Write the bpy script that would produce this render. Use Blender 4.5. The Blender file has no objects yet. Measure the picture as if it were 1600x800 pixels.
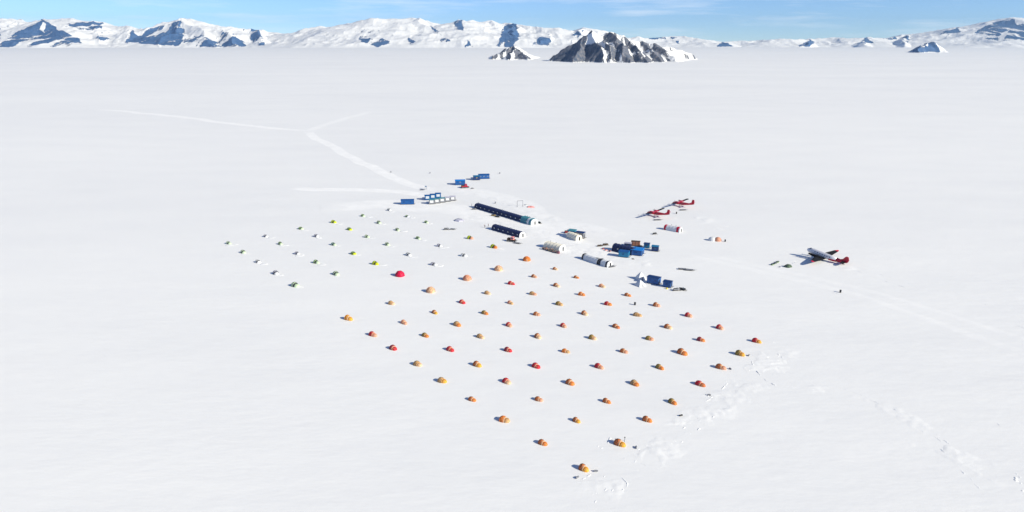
import bpy, math, random
import numpy as np
from mathutils import Vector, Matrix
random.seed(7); rng = np.random.RandomState(7)
R = math.radians
scene = bpy.context.scene
COL = scene.collection
# ------------------------------------------------------------------ camera model
H = 104.0; F = 1081.0
TH = math.atan((400 - 64) / F)
cT, sT = math.cos(TH), math.sin(TH)
def ray(px, py):
    u = (px - 800) / F; v = (400 - py) / F
    return u, cT + v * sT, -sT + v * cT
def G(px, py):
    u, dy, dz = ray(px, py); t = -H / dz
    return Vector((u * t, dy * t, 0))
def P(px, py, Y):
    u, dy, dz = ray(px, py); t = Y / dy
    return Vector((u * t, Y, H + t * dz))
# ------------------------------------------------------------------ materials
def mat(name, col, rough=.6, metal=0, var=.12, scale=3.0, bump=0, spec=.5, trans=0):
    m = bpy.data.materials.new(name); m.use_nodes = True
    nt = m.node_tree; b = nt.nodes['Principled BSDF']
    b.inputs['Roughness'].default_value = rough; b.inputs['Metallic'].default_value = metal
    b.inputs['Specular IOR Level'].default_value = spec
    tc = nt.nodes.new('ShaderNodeTexCoord'); n = nt.nodes.new('ShaderNodeTexNoise')
    n.inputs['Scale'].default_value = scale; n.inputs['Detail'].default_value = 4
    nt.links.new(tc.outputs['Object'], n.inputs['Vector'])
    r = nt.nodes.new('ShaderNodeValToRGB')
    r.color_ramp.elements[0].position = .3; r.color_ramp.elements[1].position = .7
    r.color_ramp.elements[0].color = [c * (1 - var) for c in col] + [1]
    r.color_ramp.elements[1].color = [min(1, c * (1 + var)) for c in col] + [1]
    nt.links.new(n.outputs['Fac'], r.inputs['Fac']); nt.links.new(r.outputs['Color'], b.inputs['Base Color'])
    if trans:
        tb = nt.nodes.new('ShaderNodeBsdfTranslucent'); mx = nt.nodes.new('ShaderNodeMixShader')
        mx.inputs[0].default_value = trans
        nt.links.new(r.outputs['Color'], tb.inputs['Color'])
        nt.links.new(b.outputs[0], mx.inputs[1]); nt.links.new(tb.outputs[0], mx.inputs[2])
        nt.links.new(mx.outputs[0], nt.nodes['Material Output'].inputs['Surface'])
    if bump:
        bp = nt.nodes.new('ShaderNodeBump'); bp.inputs['Strength'].default_value = bump; bp.inputs['Distance'].default_value = .05
        nt.links.new(n.outputs['Fac'], bp.inputs['Height']); nt.links.new(bp.outputs[0], b.inputs['Normal'])
    return m
M = dict(
    navy=mat('navy_fabric', (.004, .014, .075), .7, bump=.3), black=mat('black_fabric', (.012, .014, .02), .7, bump=.3),
    blue=mat('blue_panel', (.003, .075, .27), .5), teal=mat('teal_panel', (.005, .16, .32), .5), deep=mat('deep_blue_panel', (.004, .03, .13), .5),
    sky=mat('bright_blue_fabric', (.006, .2, .62), .5), lteal=mat('grey_teal', (.05, .22, .28), .6),
    white=mat('white_fabric', (.66, .67, .69), .6, bump=.2), offw=mat('off_white_panel', (.6, .62, .66), .6), cream=mat('cream_fabric', (.72, .68, .58), .7, bump=.3),
    lgrey=mat('pale_grey', (.6, .62, .65), .6), grey=mat('mid_grey', (.2, .21, .24), .6), dark=mat('charcoal', (.02, .022, .028), .6),
    black_paint=mat('black_paint', (.01, .011, .015), .75, spec=.2), steel=mat('steel', (.35, .36, .38), .4, .8), alu=mat('pale_metal_paint', (.62, .62, .68), .3, .15),
    redp=mat('red_paint', (.5, .006, .03), .35), red=mat('red_fabric', (.62, .02, .035), .7, var=.3, scale=1.6, bump=.9, trans=.25), crimson=mat('crimson_fabric', (.75, .0, .06), .6, var=.3, scale=1.6, bump=.9, trans=.2),
    orange=mat('orange_fabric', (.84, .25, .045), .7, var=.3, scale=1.6, bump=.9, trans=.3), rust=mat('rust_orange_fabric', (.6, .17, .05), .7, var=.3, scale=1.6, bump=.9, trans=.25),
    amber=mat('amber_fabric', (.88, .42, .05), .7, var=.3, scale=1.6, bump=.9, trans=.3), tan=mat('tan_fabric', (.6, .36, .16), .7, var=.3, scale=1.6, bump=.9, trans=.2), olive=mat('olive_fabric', (.36, .24, .05), .7, var=.3, scale=1.6, bump=.9, trans=.2),
    salmon=mat('salmon_fabric', (.82, .4, .26), .7, var=.3, scale=1.6, bump=.9, trans=.3), maroon=mat('maroon_fabric', (.2, .02, .04), .7), peach=mat('peach_fabric', (.85, .55, .34), .7, var=.3, scale=1.6, bump=.9, trans=.3),
    pgreen=mat('pale_green_fabric', (.55, .69, .47), .7, var=.3, scale=1.6, bump=.9, trans=.2), green=mat('green_fabric', (.38, .58, .24), .7, var=.3, scale=1.6, bump=.9, trans=.2), lime=mat('lime_fabric', (.66, .8, .01), .7, var=.3, scale=1.6, bump=.9, trans=.3),
    gteal=mat('sea_green_fabric', (.35, .55, .48), .7, var=.3, scale=1.6, bump=.9, trans=.2), lav=mat('lavender_grey_fabric', (.54, .54, .66), .7, var=.3, scale=1.6, bump=.9, trans=.2), dgreen=mat('dark_green_fabric', (.05, .09, .05), .7),
    wood=mat('brown_timber', (.3, .13, .08), .8, scale=8), pink=mat('pink_fabric', (.8, .3, .28), .7), crate=mat('crate_green', (.12, .2, .07), .8), dkbrown=mat('dark_brown', (.07, .045, .03), .8),
    glass=mat('window_glass', (.03, .05, .08), .1, spec=.8), pane=mat('clear_vinyl', (.45, .5, .55), .25), rubber=mat('rubber', (.015, .015, .015), .8), skin=mat('skin', (.55, .33, .24), .5), yellow=mat('yellow_paint', (.8, .6, .03), .5))

def snow_material(name, pack=False, rock=False, rshade=(.01, .045, .1, 1), rlight=(.28, .26, .27, 1)):  # dark tone is the blue of shaded faces, put into the stone colour
    m = bpy.data.materials.new(name); m.use_nodes = True
    nt = m.node_tree; N = nt.nodes; L = nt.links; b = N['Principled BSDF']
    b.inputs['Roughness'].default_value = .75; b.inputs['Specular IOR Level'].default_value = .25
    geo = N.new('ShaderNodeNewGeometry')
    def noise(scale, detail, vec, rough=.55):
        n = N.new('ShaderNodeTexNoise'); n.inputs['Scale'].default_value = scale; n.inputs['Detail'].default_value = detail
        n.inputs['Roughness'].default_value = rough; L.new(vec, n.inputs['Vector']); return n.outputs['Fac']
    mp = N.new('ShaderNodeMapping'); mp.inputs['Rotation'].default_value = (0, 0, R(38)); mp.inputs['Scale'].default_value = (.35, 1, 1)
    L.new(geo.outputs['Position'], mp.inputs['Vector'])
    big = noise(.004, 4, mp.outputs[0]); mid = noise(.035, 5, mp.outputs[0]); fine = noise(.35, 5, mp.outputs[0], .65)
    def math_(op, a, c):
        n = N.new('ShaderNodeMath'); n.operation = op
        for i, v in enumerate((a, c)):
            if isinstance(v, (int, float)): n.inputs[i].default_value = v
            else: L.new(v, n.inputs[i])
        return n.outputs[0]
    s = math_('ADD', math_('MULTIPLY', big, .5), math_('ADD', math_('MULTIPLY', mid, .3), math_('MULTIPLY', fine, .2)))
    ramp = N.new('ShaderNodeValToRGB'); e = ramp.color_ramp.elements
    e[0].position = .36; e[1].position = .64
    e[0].color = (.80, .805, .815, 1); e[1].color = (.875, .875, .87, 1)
    L.new(s, ramp.inputs['Fac']); col = ramp.outputs['Color']
    if pack:
        at = N.new('ShaderNodeAttribute'); at.attribute_name = 'pack'
        mx = N.new('ShaderNodeMix'); mx.data_type = 'RGBA'
        pn = noise(.12, 6, geo.outputs['Position'], .65)
        mr = N.new('ShaderNodeMapRange'); mr.inputs['From Min'].default_value = .42; mr.inputs['From Max'].default_value = .62; L.new(pn, mr.inputs['Value'])
        f = math_('MULTIPLY', at.outputs['Fac'], math_('ADD', .45, math_('MULTIPLY', mr.outputs[0], .55)))
        L.new(f, mx.inputs['Factor']); L.new(col, mx.inputs['A']); mx.inputs['B'].default_value = (.97, .965, .955, 1); col = mx.outputs['Result']
    bp = N.new('ShaderNodeBump'); bp.inputs['Distance'].default_value = 1; bp.inputs['Strength'].default_value = 1
    hgt = math_('ADD', math_('MULTIPLY', mid, .55), math_('MULTIPLY', fine, .09))
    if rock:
        at = N.new('ShaderNodeAttribute'); at.attribute_name = 'rock'  # mask of bare stone and of painted blue shade
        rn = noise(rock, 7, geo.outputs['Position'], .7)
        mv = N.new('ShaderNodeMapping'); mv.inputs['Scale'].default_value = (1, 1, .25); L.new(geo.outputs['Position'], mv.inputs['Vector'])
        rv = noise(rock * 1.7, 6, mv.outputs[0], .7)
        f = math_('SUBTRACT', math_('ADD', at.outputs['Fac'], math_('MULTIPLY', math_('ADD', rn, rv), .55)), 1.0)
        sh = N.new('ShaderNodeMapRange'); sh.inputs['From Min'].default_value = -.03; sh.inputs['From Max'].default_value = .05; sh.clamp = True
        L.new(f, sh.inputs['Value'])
        rr = N.new('ShaderNodeValToRGB'); rr.color_ramp.elements[0].color = rshade; rr.color_ramp.elements[1].color = rlight
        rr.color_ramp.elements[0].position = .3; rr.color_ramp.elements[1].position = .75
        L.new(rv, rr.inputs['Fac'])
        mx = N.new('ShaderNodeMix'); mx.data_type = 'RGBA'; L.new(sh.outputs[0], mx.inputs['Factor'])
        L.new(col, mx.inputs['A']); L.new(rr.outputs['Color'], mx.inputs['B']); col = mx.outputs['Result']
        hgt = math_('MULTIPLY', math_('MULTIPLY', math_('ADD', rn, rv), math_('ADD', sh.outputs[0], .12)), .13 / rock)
    L.new(hgt, bp.inputs['Height']); L.new(bp.outputs[0], b.inputs['Normal'])
    L.new(col, b.inputs['Base Color'])
    return m
M['snow'] = snow_material('snow'); M['packed'] = snow_material('packed_snow', pack=True)
M['rockShadeN'] = snow_material('rock_snow_shade_near', rock=.035); M['rockHazeF'] = snow_material('rock_snow_haze_far', rock=.011, rshade=(.018, .085, .23, 1), rlight=(.12, .19, .34, 1))  # stone colour holds blue of shade; the far one haze as well

# ------------------------------------------------------------------ mesh builder
class MB:
    def __init__(s, mtx=None): s.v = []; s.f = []; s.m = mtx or Matrix()
    def add(s, vs, fs, mtx=None):
        o = len(s.v); T = s.m @ mtx if mtx else s.m
        s.v += [T @ Vector(p) for p in vs]; s.f += [[i + o for i in q] for q in fs]; return s
    def box(s, c, d, rz=0, taper=1.0, bevel=0, mtx=None):
        x, y, z = [q / 2 for q in d]; b = min(bevel, x * .9, y * .9)
        T = Matrix.Translation(c) @ Matrix.Rotation(rz, 4, 'Z')
        if mtx: T = mtx @ T
        def ring(zz, k, bb):
            X, Y = x * k, y * k
            if bb: return [(-X + bb, -Y, zz), (X - bb, -Y, zz), (X, -Y + bb, zz), (X, Y - bb, zz), (X - bb, Y, zz), (-X + bb, Y, zz), (-X, Y - bb, zz), (-X, -Y + bb, zz)]
            return [(-X, -Y, zz), (X, -Y, zz), (X, Y, zz), (-X, Y, zz)]
        r = [ring(-z, 1, b), ring(z - b, taper, b)] + ([ring(z, taper * (1 - b / max(x, y)), b)] if b else [])
        return s.loft(r, T)
    def loft(s, rings, mtx=None, cap=True):
        n = len(rings[0]); vs = [p for r in rings for p in r]; fs = []
        for k in range(len(rings) - 1):
            for i in range(n):
                j = (i + 1) % n; fs.append([k * n + i, k * n + j, (k + 1) * n + j, (k + 1) * n + i])
        if cap: fs.append(list(range(n))[::-1]); fs.append([(len(rings) - 1) * n + i for i in range(n)])
        return s.add(vs, fs, mtx)
    def tube(s, pts, rad, n=8):
        pts = [Vector(p) for p in pts]; rr = rad if isinstance(rad, (list, tuple)) else [rad] * len(pts); rings = []
        for i, p in enumerate(pts):
            d = (pts[min(i + 1, len(pts) - 1)] - pts[max(i - 1, 0)]).normalized()
            a = d.cross(Vector((0, 0, 1)));
            if a.length < .05: a = d.cross(Vector((0, 1, 0)))
            a.normalize(); b = d.cross(a)
            rings.append([p + (a * math.cos(2 * math.pi * k / n) + b * math.sin(2 * math.pi * k / n)) * rr[i] for k in range(n)])
        return s.loft(rings)
    def build(s, name, material, parent=None, smooth=False):
        me = bpy.data.meshes.new(name); me.from_pydata(s.v, [], s.f); me.update()
        import bmesh
        bm = bmesh.new(); bm.from_mesh(me); bmesh.ops.recalc_face_normals(bm, faces=bm.faces); bm.to_mesh(me); bm.free()
        me.materials.append(material or M['snow'])
        if smooth:
            me.shade_smooth()
        o = bpy.data.objects.new(name, me); COL.objects.link(o)
        if parent: o.parent = parent
        return o
def tag(o, label=None, cat=None, group=None, kind=None):
    if label:
        o['label'] = label
        assert 4 <= len(label.split()) <= 16, label
    if cat: o['category'] = cat
    if group: o['group'] = group
    if kind: o['kind'] = kind
    return o
def thing(name, label, cat, loc, rz=0, group=None):
    o = bpy.data.objects.new(name, None); COL.objects.link(o); o.empty_display_size = .5
    o.location = loc; o.rotation_euler = (0, 0, rz); return tag(o, label, cat, group)
def copy_thing(root, loc, rz, label, group=None, scale=None):
    r = root.copy(); COL.objects.link(r); r.location = loc; r.rotation_euler = (0, 0, rz); r['label'] = label
    if group: r['group'] = group
    if scale: r.scale = scale if isinstance(scale, tuple) else (scale,) * 3
    for ch in list(root.children):
        c = ch.copy(); COL.objects.link(c); c.parent = r
        for g in list(ch.children):
            d = g.copy(); COL.objects.link(d); d.parent = c
    return r

# ------------------------------------------------------------------ numpy noise
_tab = rng.rand(512, 512)
def vnoise(x, y):
    xi = np.floor(x).astype(int); yi = np.floor(y).astype(int); fx = x - xi; fy = y - yi
    fx = fx * fx * (3 - 2 * fx); fy = fy * fy * (3 - 2 * fy)
    a = _tab[xi % 512, yi % 512]; b = _tab[(xi + 1) % 512, yi % 512]; c = _tab[xi % 512, (yi + 1) % 512]; d = _tab[(xi + 1) % 512, (yi + 1) % 512]
    return (a * (1 - fx) + b * fx) * (1 - fy) + (c * (1 - fx) + d * fx) * fy
def fbm(x, y, o=5, ridged=False, g=.5):
    s = 0; a = 1; t = 0
    for k in range(o):
        n = vnoise(x + 17.3 * k, y + 9.1 * k)
        if ridged: n = 1 - abs(2 * n - 1)
        s = s + a * n; t += a; a *= g; x = x * 2.03; y = y * 2.03
    return s / t
def grid_mesh(name, X, Y, Z, material, attrs=None, smooth=True):
    nr, nc = X.shape
    v = np.stack([X, Y, Z], -1).reshape(-1, 3)
    i = np.arange(nr * nc).reshape(nr, nc)
    f = np.stack([i[:-1, :-1], i[:-1, 1:], i[1:, 1:], i[1:, :-1]], -1).reshape(-1, 4)
    me = bpy.data.meshes.new(name)
    me.vertices.add(len(v)); me.vertices.foreach_set('co', v.ravel())
    me.loops.add(f.size); me.loops.foreach_set('vertex_index', f.ravel().astype(np.int32))
    me.polygons.add(len(f)); me.polygons.foreach_set('loop_start', np.arange(0, f.size, 4, dtype=np.int32))
    me.update(calc_edges=True); me.validate()
    if attrs:
        for k, a in attrs.items():
            at = me.attributes.new(k, 'FLOAT', 'POINT'); at.data.foreach_set('value', a.ravel().astype(np.float32))
    if smooth: me.shade_smooth()
    me.materials.append(material)
    o = bpy.data.objects.new(name, me); COL.objects.link(o); return o

# ------------------------------------------------------------------ ground
rad = np.concatenate([[0.5], np.geomspace(20, 60000, 110)]); ang = np.linspace(0, 2 * np.pi, 181)
RR, AA = np.meshgrid(rad, ang, indexing='ij')
gx = RR * np.sin(AA); gy = RR * np.cos(AA)
tag(grid_mesh('ground', gx, gy, gx * 0, M['snow']), 'flat white snowfield with faint wind texture', None, kind='structure')

_lift = [.004]
def strip(name, pts, w, label, lift=.03, strength=1.0, n=140, wig=.6):
    """soft-edged packed snow strip on the ground through pixel points"""
    _lift[0] += .005; lift = _lift[0]
    g = [G(*p[:2]) for p in pts]; ws = [p[2] if len(p) > 2 else w for p in pts]
    d = [0]
    for a, b in zip(g, g[1:]): d.append(d[-1] + (b - a).length)
    t = np.linspace(0, d[-1], n); cx = np.interp(t, d, [p.x for p in g]); cy = np.interp(t, d, [p.y for p in g]); ww = np.interp(t, d, ws)
    k = np.ones(9) / 9
    for _ in range(2):
        cx[4:-4] = np.convolve(cx, k, 'valid'); cy[4:-4] = np.convolve(cy, k, 'valid')
    tx = np.gradient(cx); ty = np.gradient(cy); l = np.hypot(tx, ty); nx, ny = -ty / l, tx / l
    off = (fbm(t / 40, t * 0 + len(pts), 3) - .5) * wig * w
    cross = np.linspace(-1, 1, 13)
    C, T = np.meshgrid(cross, np.arange(n))
    edge = np.clip(1.5 * (1 - np.abs(C) ** 1.7), 0, 1)
    pk = edge * strength * np.clip(np.minimum(T, n - 1 - T) / 12, 0, 1) * (.7 + .5 * fbm(cx[T] / 9 + C * 2, cy[T] / 9, 3))
    X = cx[T] + nx[T] * (C * ww[T] / 2 + off[T]); Y = cy[T] + ny[T] * (C * ww[T] / 2 + off[T])
    tag(grid_mesh(name, X, Y, lift - (lift + .02) * C ** 2, M['packed'], {'pack': np.clip(pk, 0, 1)}), label, None, kind='structure')
strip('path', [(150, 171), (240, 178), (330, 189), (400, 197), (484, 206)], 24, 'pale packed snow road running off to the left', .03)
strip('path', [(478, 205), (510, 224), (560, 253), (610, 277), (655, 292), (700, 300)], 17, 'pale packed snow road from the fork down to the camp', .05)
strip('path', [(484, 206), (505, 196), (540, 185), (575, 175)], 18, 'short pale snow track branching up right at the fork', .04, .6)
strip('path', [(455, 293), (480, 296), (560, 298), (620, 301), (680, 306)], 16, 'pale snow track left of the blue cabins', .04)
strip('path', [(500, 322), (600, 316), (700, 326), (760, 345), (850, 365), (900, 385), (1000, 410)], 34, 'trampled bright snow through the middle of the camp', .02, .75)
strip('path', [(690, 292), (740, 300), (850, 335), (880, 350), (960, 368)], 26, 'trampled bright snow behind the long dark tents', .02, .6)
strip('path', [(1060, 395), (1200, 428), (1330, 460), (1450, 497), (1620, 560)], 7, 'nearer of two faint groomed lines running right past the plane', .03, .3)
strip('path', [(1085, 394), (1215, 423), (1345, 453), (1470, 487), (1630, 540)], 6, 'farther of two faint groomed lines running right past the plane', .03, .28)

def ridge_line(b, pts, w, h, n=14, wob=.5):
    g = [G(*p) for p in pts]; d = [0]
    for a, c in zip(g, g[1:]): d.append(d[-1] + (c - a).length)
    x = 0
    while x < d[-1]:
        l = rng.uniform(1.5, 7); 
        if rng.rand() < .75: ridge_piece(b, g, x, min(d[-1], x + l), w * rng.uniform(.5, 1.2), h * rng.uniform(.4, 1.2), n, wob, rng.uniform(-.6, .6))
        x += l * rng.uniform(.8, 1.2)
def ridge_piece(b, g, t0, t1, w, h, n, wob, lat):
    d = [0]
    for a, c in zip(g, g[1:]): d.append(d[-1] + (c - a).length)
    t = np.linspace(t0, t1, n); cx = np.interp(t, d, [p.x for p in g]) + lat; cy = np.interp(t, d, [p.y for p in g])
    k = np.ones(5) / 5; cx[2:-2] = np.convolve(cx, k, 'valid'); cy[2:-2] = np.convolve(cy, k, 'valid')
    tx = np.gradient(cx); ty = np.gradient(cy); l = np.hypot(tx, ty); rings = []
    for i in range(n):
        e = min(1, i / 5, (n - 1 - i) / 5) * (.35 + 1.0 * rng.rand()); o = (rng.rand() - .5) * wob * w
        l[i] = max(l[i], 1e-6); nx, ny = -ty[i] / l[i], tx[i] / l[i]
        rings.append([(cx[i] + nx * (c * w / 2 + o), cy[i] + ny * (c * w / 2 + o), z * h * e - .03) for c, z in ((-1, 0), (-.45, .8), (0, 1), (.45, .8), (1, 0))])
    b.loft(rings)
b = MB()
for pts, w, h in [([(1176, 563), (1180, 578), (1192, 592), (1211, 603)], .6, .4), ([(1571, 741), (1577, 752), (1583, 762)], .7, .3),
                  ([(1590, 745), (1592, 757), (1602, 768)], .9, .35), ([(1452, 678), (1475, 695), (1500, 715), (1530, 736)], .5, .16),
                  ([(1470, 685), (1500, 706), (1522, 722)], .5, .14), ([(1208, 602), (1245, 606), (1290, 610)], .6, .12),
                  ([(1110, 438), (1200, 460), (1300, 478), (1420, 510), (1600, 562)], .35, .08), ([(1080, 402), (1240, 436), (1400, 480), (1620, 545)], .3, .08),
                  ([(1090, 407), (1250, 442), (1410, 488), (1620, 556)], .3, .08),
                  ([(1480, 560), (1500, 547), (1540, 545)], .4, .1), ([(1215, 552), (1222, 562), (1212, 575), (1225, 580)], .5, .25), ([(1140, 598), (1120, 618), (1098, 628)], .5, .25), ([(1210, 603), (1290, 606), (1350, 618), (1420, 650)], .4, .1), ([(1300, 600), (1400, 640), (1470, 700), (1560, 790)], .4, .14), ([(1560, 660), (1590, 690), (1620, 740)], .4, .12), ([(1530, 470), (1570, 500), (1620, 520)], .4, .1), ([(1000, 722), (1040, 740), (1070, 770)], .4, .12), ([(965, 742), (980, 755), (975, 768)], .4, .2), ([(1330, 420), (1420, 452), (1540, 470)], .35, .14), ([(1340, 417), (1430, 447), (1560, 462)], .35, .14), ([(1090, 330), (1140, 340), (1210, 338)], .4, .16), ([(1050, 345), (1090, 352), (1150, 352)], .4, .14),]:
    ridge_line(b, pts, w, h * .7)
tag(b.build('snow_ruts', M['snow'], smooth=True), 'low ridges of snow thrown up along vehicle ruts', None, kind='structure')

def lumps(name, boxes, label, smin, smax, seed, hf=.38):
    r = np.random.RandomState(seed); b = MB()
    for (x0, y0, x1, y1, sp, n) in boxes:
        for _ in range(n):
            t = r.rand(); px = x0 + (x1 - x0) * t + r.randn() * sp; py = y0 + (y1 - y0) * t + r.randn() * sp * .5
            g = G(px, py); s = r.uniform(smin, smax) * r.uniform(.4, 1.1); a = .9 + r.randn() * .5
            rings = []
            for k, (q, z) in enumerate(((1, 0), (.8, .55), (.4, .95), (.05, 1.05))):
                rings.append([(g.x + math.cos(a) * math.cos(i * 1.047) * s * q * 2.6 - math.sin(a) * math.sin(i * 1.047) * s * q * (.8 + .3 * r.rand()),
                               g.y + math.sin(a) * math.cos(i * 1.047) * s * q * 2.6 + math.cos(a) * math.sin(i * 1.047) * s * q, z * s * hf - .02) for i in range(6)])
            b.loft(rings)
    return tag(b.build(name, M['snow'], smooth=True), label, None, kind='stuff')
lumps('snow_clumps', [(1210, 540, 1160, 600, 12, 14), (1150, 610, 1040, 700, 14, 30), (1010, 700, 930, 780, 13, 18), (940, 690, 1010, 700, 10, 20), (1586, 735, 1600, 765, 3, 8), (905, 735, 935, 745, 8, 8)],
      'scattered clumps of kicked up snow around the nearest tents', .1, .34, 3)

def scuff(pts, w, amp, label, cell=.55, wl=2.4):
    g = [G(*p) for p in pts]; d = [0]
    for a, c in zip(g, g[1:]): d.append(d[-1] + (c - a).length)
    n = int(d[-1] / cell); m = int(w / cell); t = np.linspace(0, d[-1], n); cx = np.interp(t, d, [p.x for p in g]); cy = np.interp(t, d, [p.y for p in g])
    q = max(1, min(15, n // 5)); k = np.ones(2 * q + 1) / (2 * q + 1)
    for _ in range(2): cx[q:-q] = np.convolve(cx, k, 'valid'); cy[q:-q] = np.convolve(cy, k, 'valid')
    tx = np.gradient(cx); ty = np.gradient(cy); l = np.hypot(tx, ty) + 1e-9; nx, ny = -ty / l, tx / l
    C, T = np.meshgrid(np.linspace(-1, 1, m), np.arange(n)); X = cx[T] + nx[T] * C * w / 2; Y = cy[T] + ny[T] * C * w / 2
    e = np.clip((1 - np.abs(C)) * 1.6, 0, 1) * np.clip(np.minimum(T, n - 1 - T) / 25, 0, 1)
    patch = np.clip((fbm(X / 5 + 5, Y / 5, 4) - .48) * 6, 0, 1) * e
    h = (fbm(X / wl, Y / wl, 5, True, .6) - .5) * amp * patch + .05 * amp * patch
    Z = h + .012 - .05 * (1 - e)
    tag(grid_mesh('trampled_snow', X, Y, np.where(patch <= 0, -.04, Z), M['packed'], {'pack': patch * .3}), label, None, kind='structure')
scuff([(1240, 530), (1195, 575), (1150, 612), (1060, 680), (970, 745), (900, 800)], 17, .3, 'churned footpath snow past the nearest orange tents')
scuff([(930, 690), (970, 705), (1020, 700)], 9, .45, 'trodden snow around the second nearest orange tent')
scuff([(1210, 602), (1300, 608), (1420, 648), (1500, 712), (1600, 780)], 9, .22, 'lightly churned snow along ruts at lower right')
scuff([(690, 335), (760, 348), (850, 368), (900, 388), (1000, 412), (1080, 425)], 26, .4, 'trampled snow between the buildings and the tent fields', .9, 4)
scuff([(700, 296), (780, 312), (850, 340), (930, 362), (1010, 372)], 22, .4, 'trampled snow behind the long dark tents', .9, 4)
scuff([(980, 345), (1060, 336), (1120, 345), (1150, 372)], 20, .35, 'trampled snow around the two red planes', .9, 4)
scuff([(1210, 405), (1270, 408), (1340, 425), (1400, 440)], 18, .35, 'trampled snow around the large silver plane', .9, 4)
scuff([(1380, 690), (1480, 700), (1600, 760)], 12, .35, 'rough wind crusted snow patch in the lower right corner')
# ------------------------------------------------------------------ mountains
def inpoly(x, y, poly):
    c = np.zeros(x.shape, bool); n = len(poly)
    for i in range(n):
        x0, y0 = poly[i]; x1, y1 = poly[i - 1]
        if y0 == y1: continue
        c ^= ((y0 > y) != (y1 > y)) & (x < (x1 - x0) * (y - y0) / (y1 - y0) + x0)
    return c
def massif(name, label, x0, x1, dx, Y0, Y1, ny, ridges, material, wl, amp, rock_shades, base=-.25, slopew=.5, seed=0):
    """ridges: list of (points[(px,py,Y)...], k left side, k right side)"""
    u = (np.arange(x0, x1 + dx, dx) - 800) / (F * (cT + .31 * sT))
    Yv = np.linspace(Y0, Y1, ny); YY, UU = np.meshgrid(Yv, u, indexing='ij'); XX = UU * YY
    wx = (fbm(XX / wl / 1.5 + seed, YY / wl / 1.5, 4) - .5) * wl * 1.1; wy = (fbm(XX / wl / 1.5 + 50 + seed, YY / wl / 1.5, 4) - .5) * wl * 1.1
    QX, QY = XX + wx, YY + wy
    Z = np.full(XX.shape, -1e3)
    for pts, kk in ridges:
        g = [P(*p) for p in pts]
        for a, c in zip(g, g[1:]):
            ex, ey = c.x - a.x, c.y - a.y; L2 = ex * ex + ey * ey + 1e-6
            t = np.clip(((QX - a.x) * ex + (QY - a.y) * ey) / L2, 0, 1)
            d = np.hypot(QX - a.x - t * ex, QY - a.y - t * ey)
            h = a.z + t * (c.z - a.z) - kk * d / (1 + .25 * kk * d / max(a.z, c.z, 30))
            Z = np.maximum(Z, h)
    env = np.clip(Z / 60, 0, 1)
    Z = Z + (fbm(XX / wl + 3 + seed, YY / wl, 6, True, .5) - .62) * amp * env
    Z = np.where(Z < 0, np.maximum(Z, -6), Z)
    e = np.minimum(np.arange(ny) / 10, 1)[:, None] * np.minimum(np.minimum(np.arange(len(u)), np.arange(len(u))[::-1]) / 14, 1)[None, :]
    Z = (Z + 6) * e - 6
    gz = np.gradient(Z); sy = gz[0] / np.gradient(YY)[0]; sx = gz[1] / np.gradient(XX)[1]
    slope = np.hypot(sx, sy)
    # view position of points; traced blue shade is painted in with the rock faces
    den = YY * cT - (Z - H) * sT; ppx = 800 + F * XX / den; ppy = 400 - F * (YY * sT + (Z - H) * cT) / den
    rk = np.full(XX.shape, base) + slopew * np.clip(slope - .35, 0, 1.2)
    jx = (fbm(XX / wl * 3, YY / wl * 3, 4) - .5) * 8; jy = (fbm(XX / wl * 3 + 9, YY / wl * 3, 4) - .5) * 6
    for poly, v in rock_shades: rk = np.where(inpoly(ppx + jx, ppy + jy, poly), rk + v, rk)  # polygons trace bare stone and blue shaded faces; both are painted in
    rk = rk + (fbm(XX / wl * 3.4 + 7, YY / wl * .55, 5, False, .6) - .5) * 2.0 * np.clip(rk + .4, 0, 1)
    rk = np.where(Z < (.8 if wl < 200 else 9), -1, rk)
    tag(grid_mesh(name, XX, YY, Z, material, {'rock': rk}), label, None, kind='structure')  # rk holds bare stone and painted blue shade

S = H / 84.0
def spur(px, py, Y, fx, fy, FY): return [(px, py, Y), ((px + fx) / 2, (py * .55 + fy * .45), (Y + FY) / 2), (fx, fy, FY)]
# central dark nunatak with a lit snow patch
Yc = 3900
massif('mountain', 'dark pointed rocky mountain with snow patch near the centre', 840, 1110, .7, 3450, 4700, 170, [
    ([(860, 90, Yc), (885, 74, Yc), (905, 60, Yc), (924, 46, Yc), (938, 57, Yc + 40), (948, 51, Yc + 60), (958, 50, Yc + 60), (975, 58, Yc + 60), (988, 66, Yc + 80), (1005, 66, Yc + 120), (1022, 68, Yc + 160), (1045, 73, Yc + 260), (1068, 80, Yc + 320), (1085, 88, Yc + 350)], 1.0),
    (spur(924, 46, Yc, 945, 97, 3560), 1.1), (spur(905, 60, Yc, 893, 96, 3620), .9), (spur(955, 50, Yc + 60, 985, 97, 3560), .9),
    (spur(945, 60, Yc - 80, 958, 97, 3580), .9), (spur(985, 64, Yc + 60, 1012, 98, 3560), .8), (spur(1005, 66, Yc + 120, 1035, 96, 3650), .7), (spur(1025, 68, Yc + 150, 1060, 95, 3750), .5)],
    M['rockShadeN'], 110, 26, [([(848, 102), (885, 72), (924, 46), (938, 70), (946, 100)], .75), ([(945, 100), (942, 60), (948, 49), (960, 47), (990, 64), (1012, 100)], .46), ([(1000, 64), (1030, 66), (1058, 100), (1010, 100)], .48),
                        ([(918, 54), (926, 49), (942, 58), (944, 76), (932, 66), (914, 70)], -1.3)], .1, .3, 1)
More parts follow.
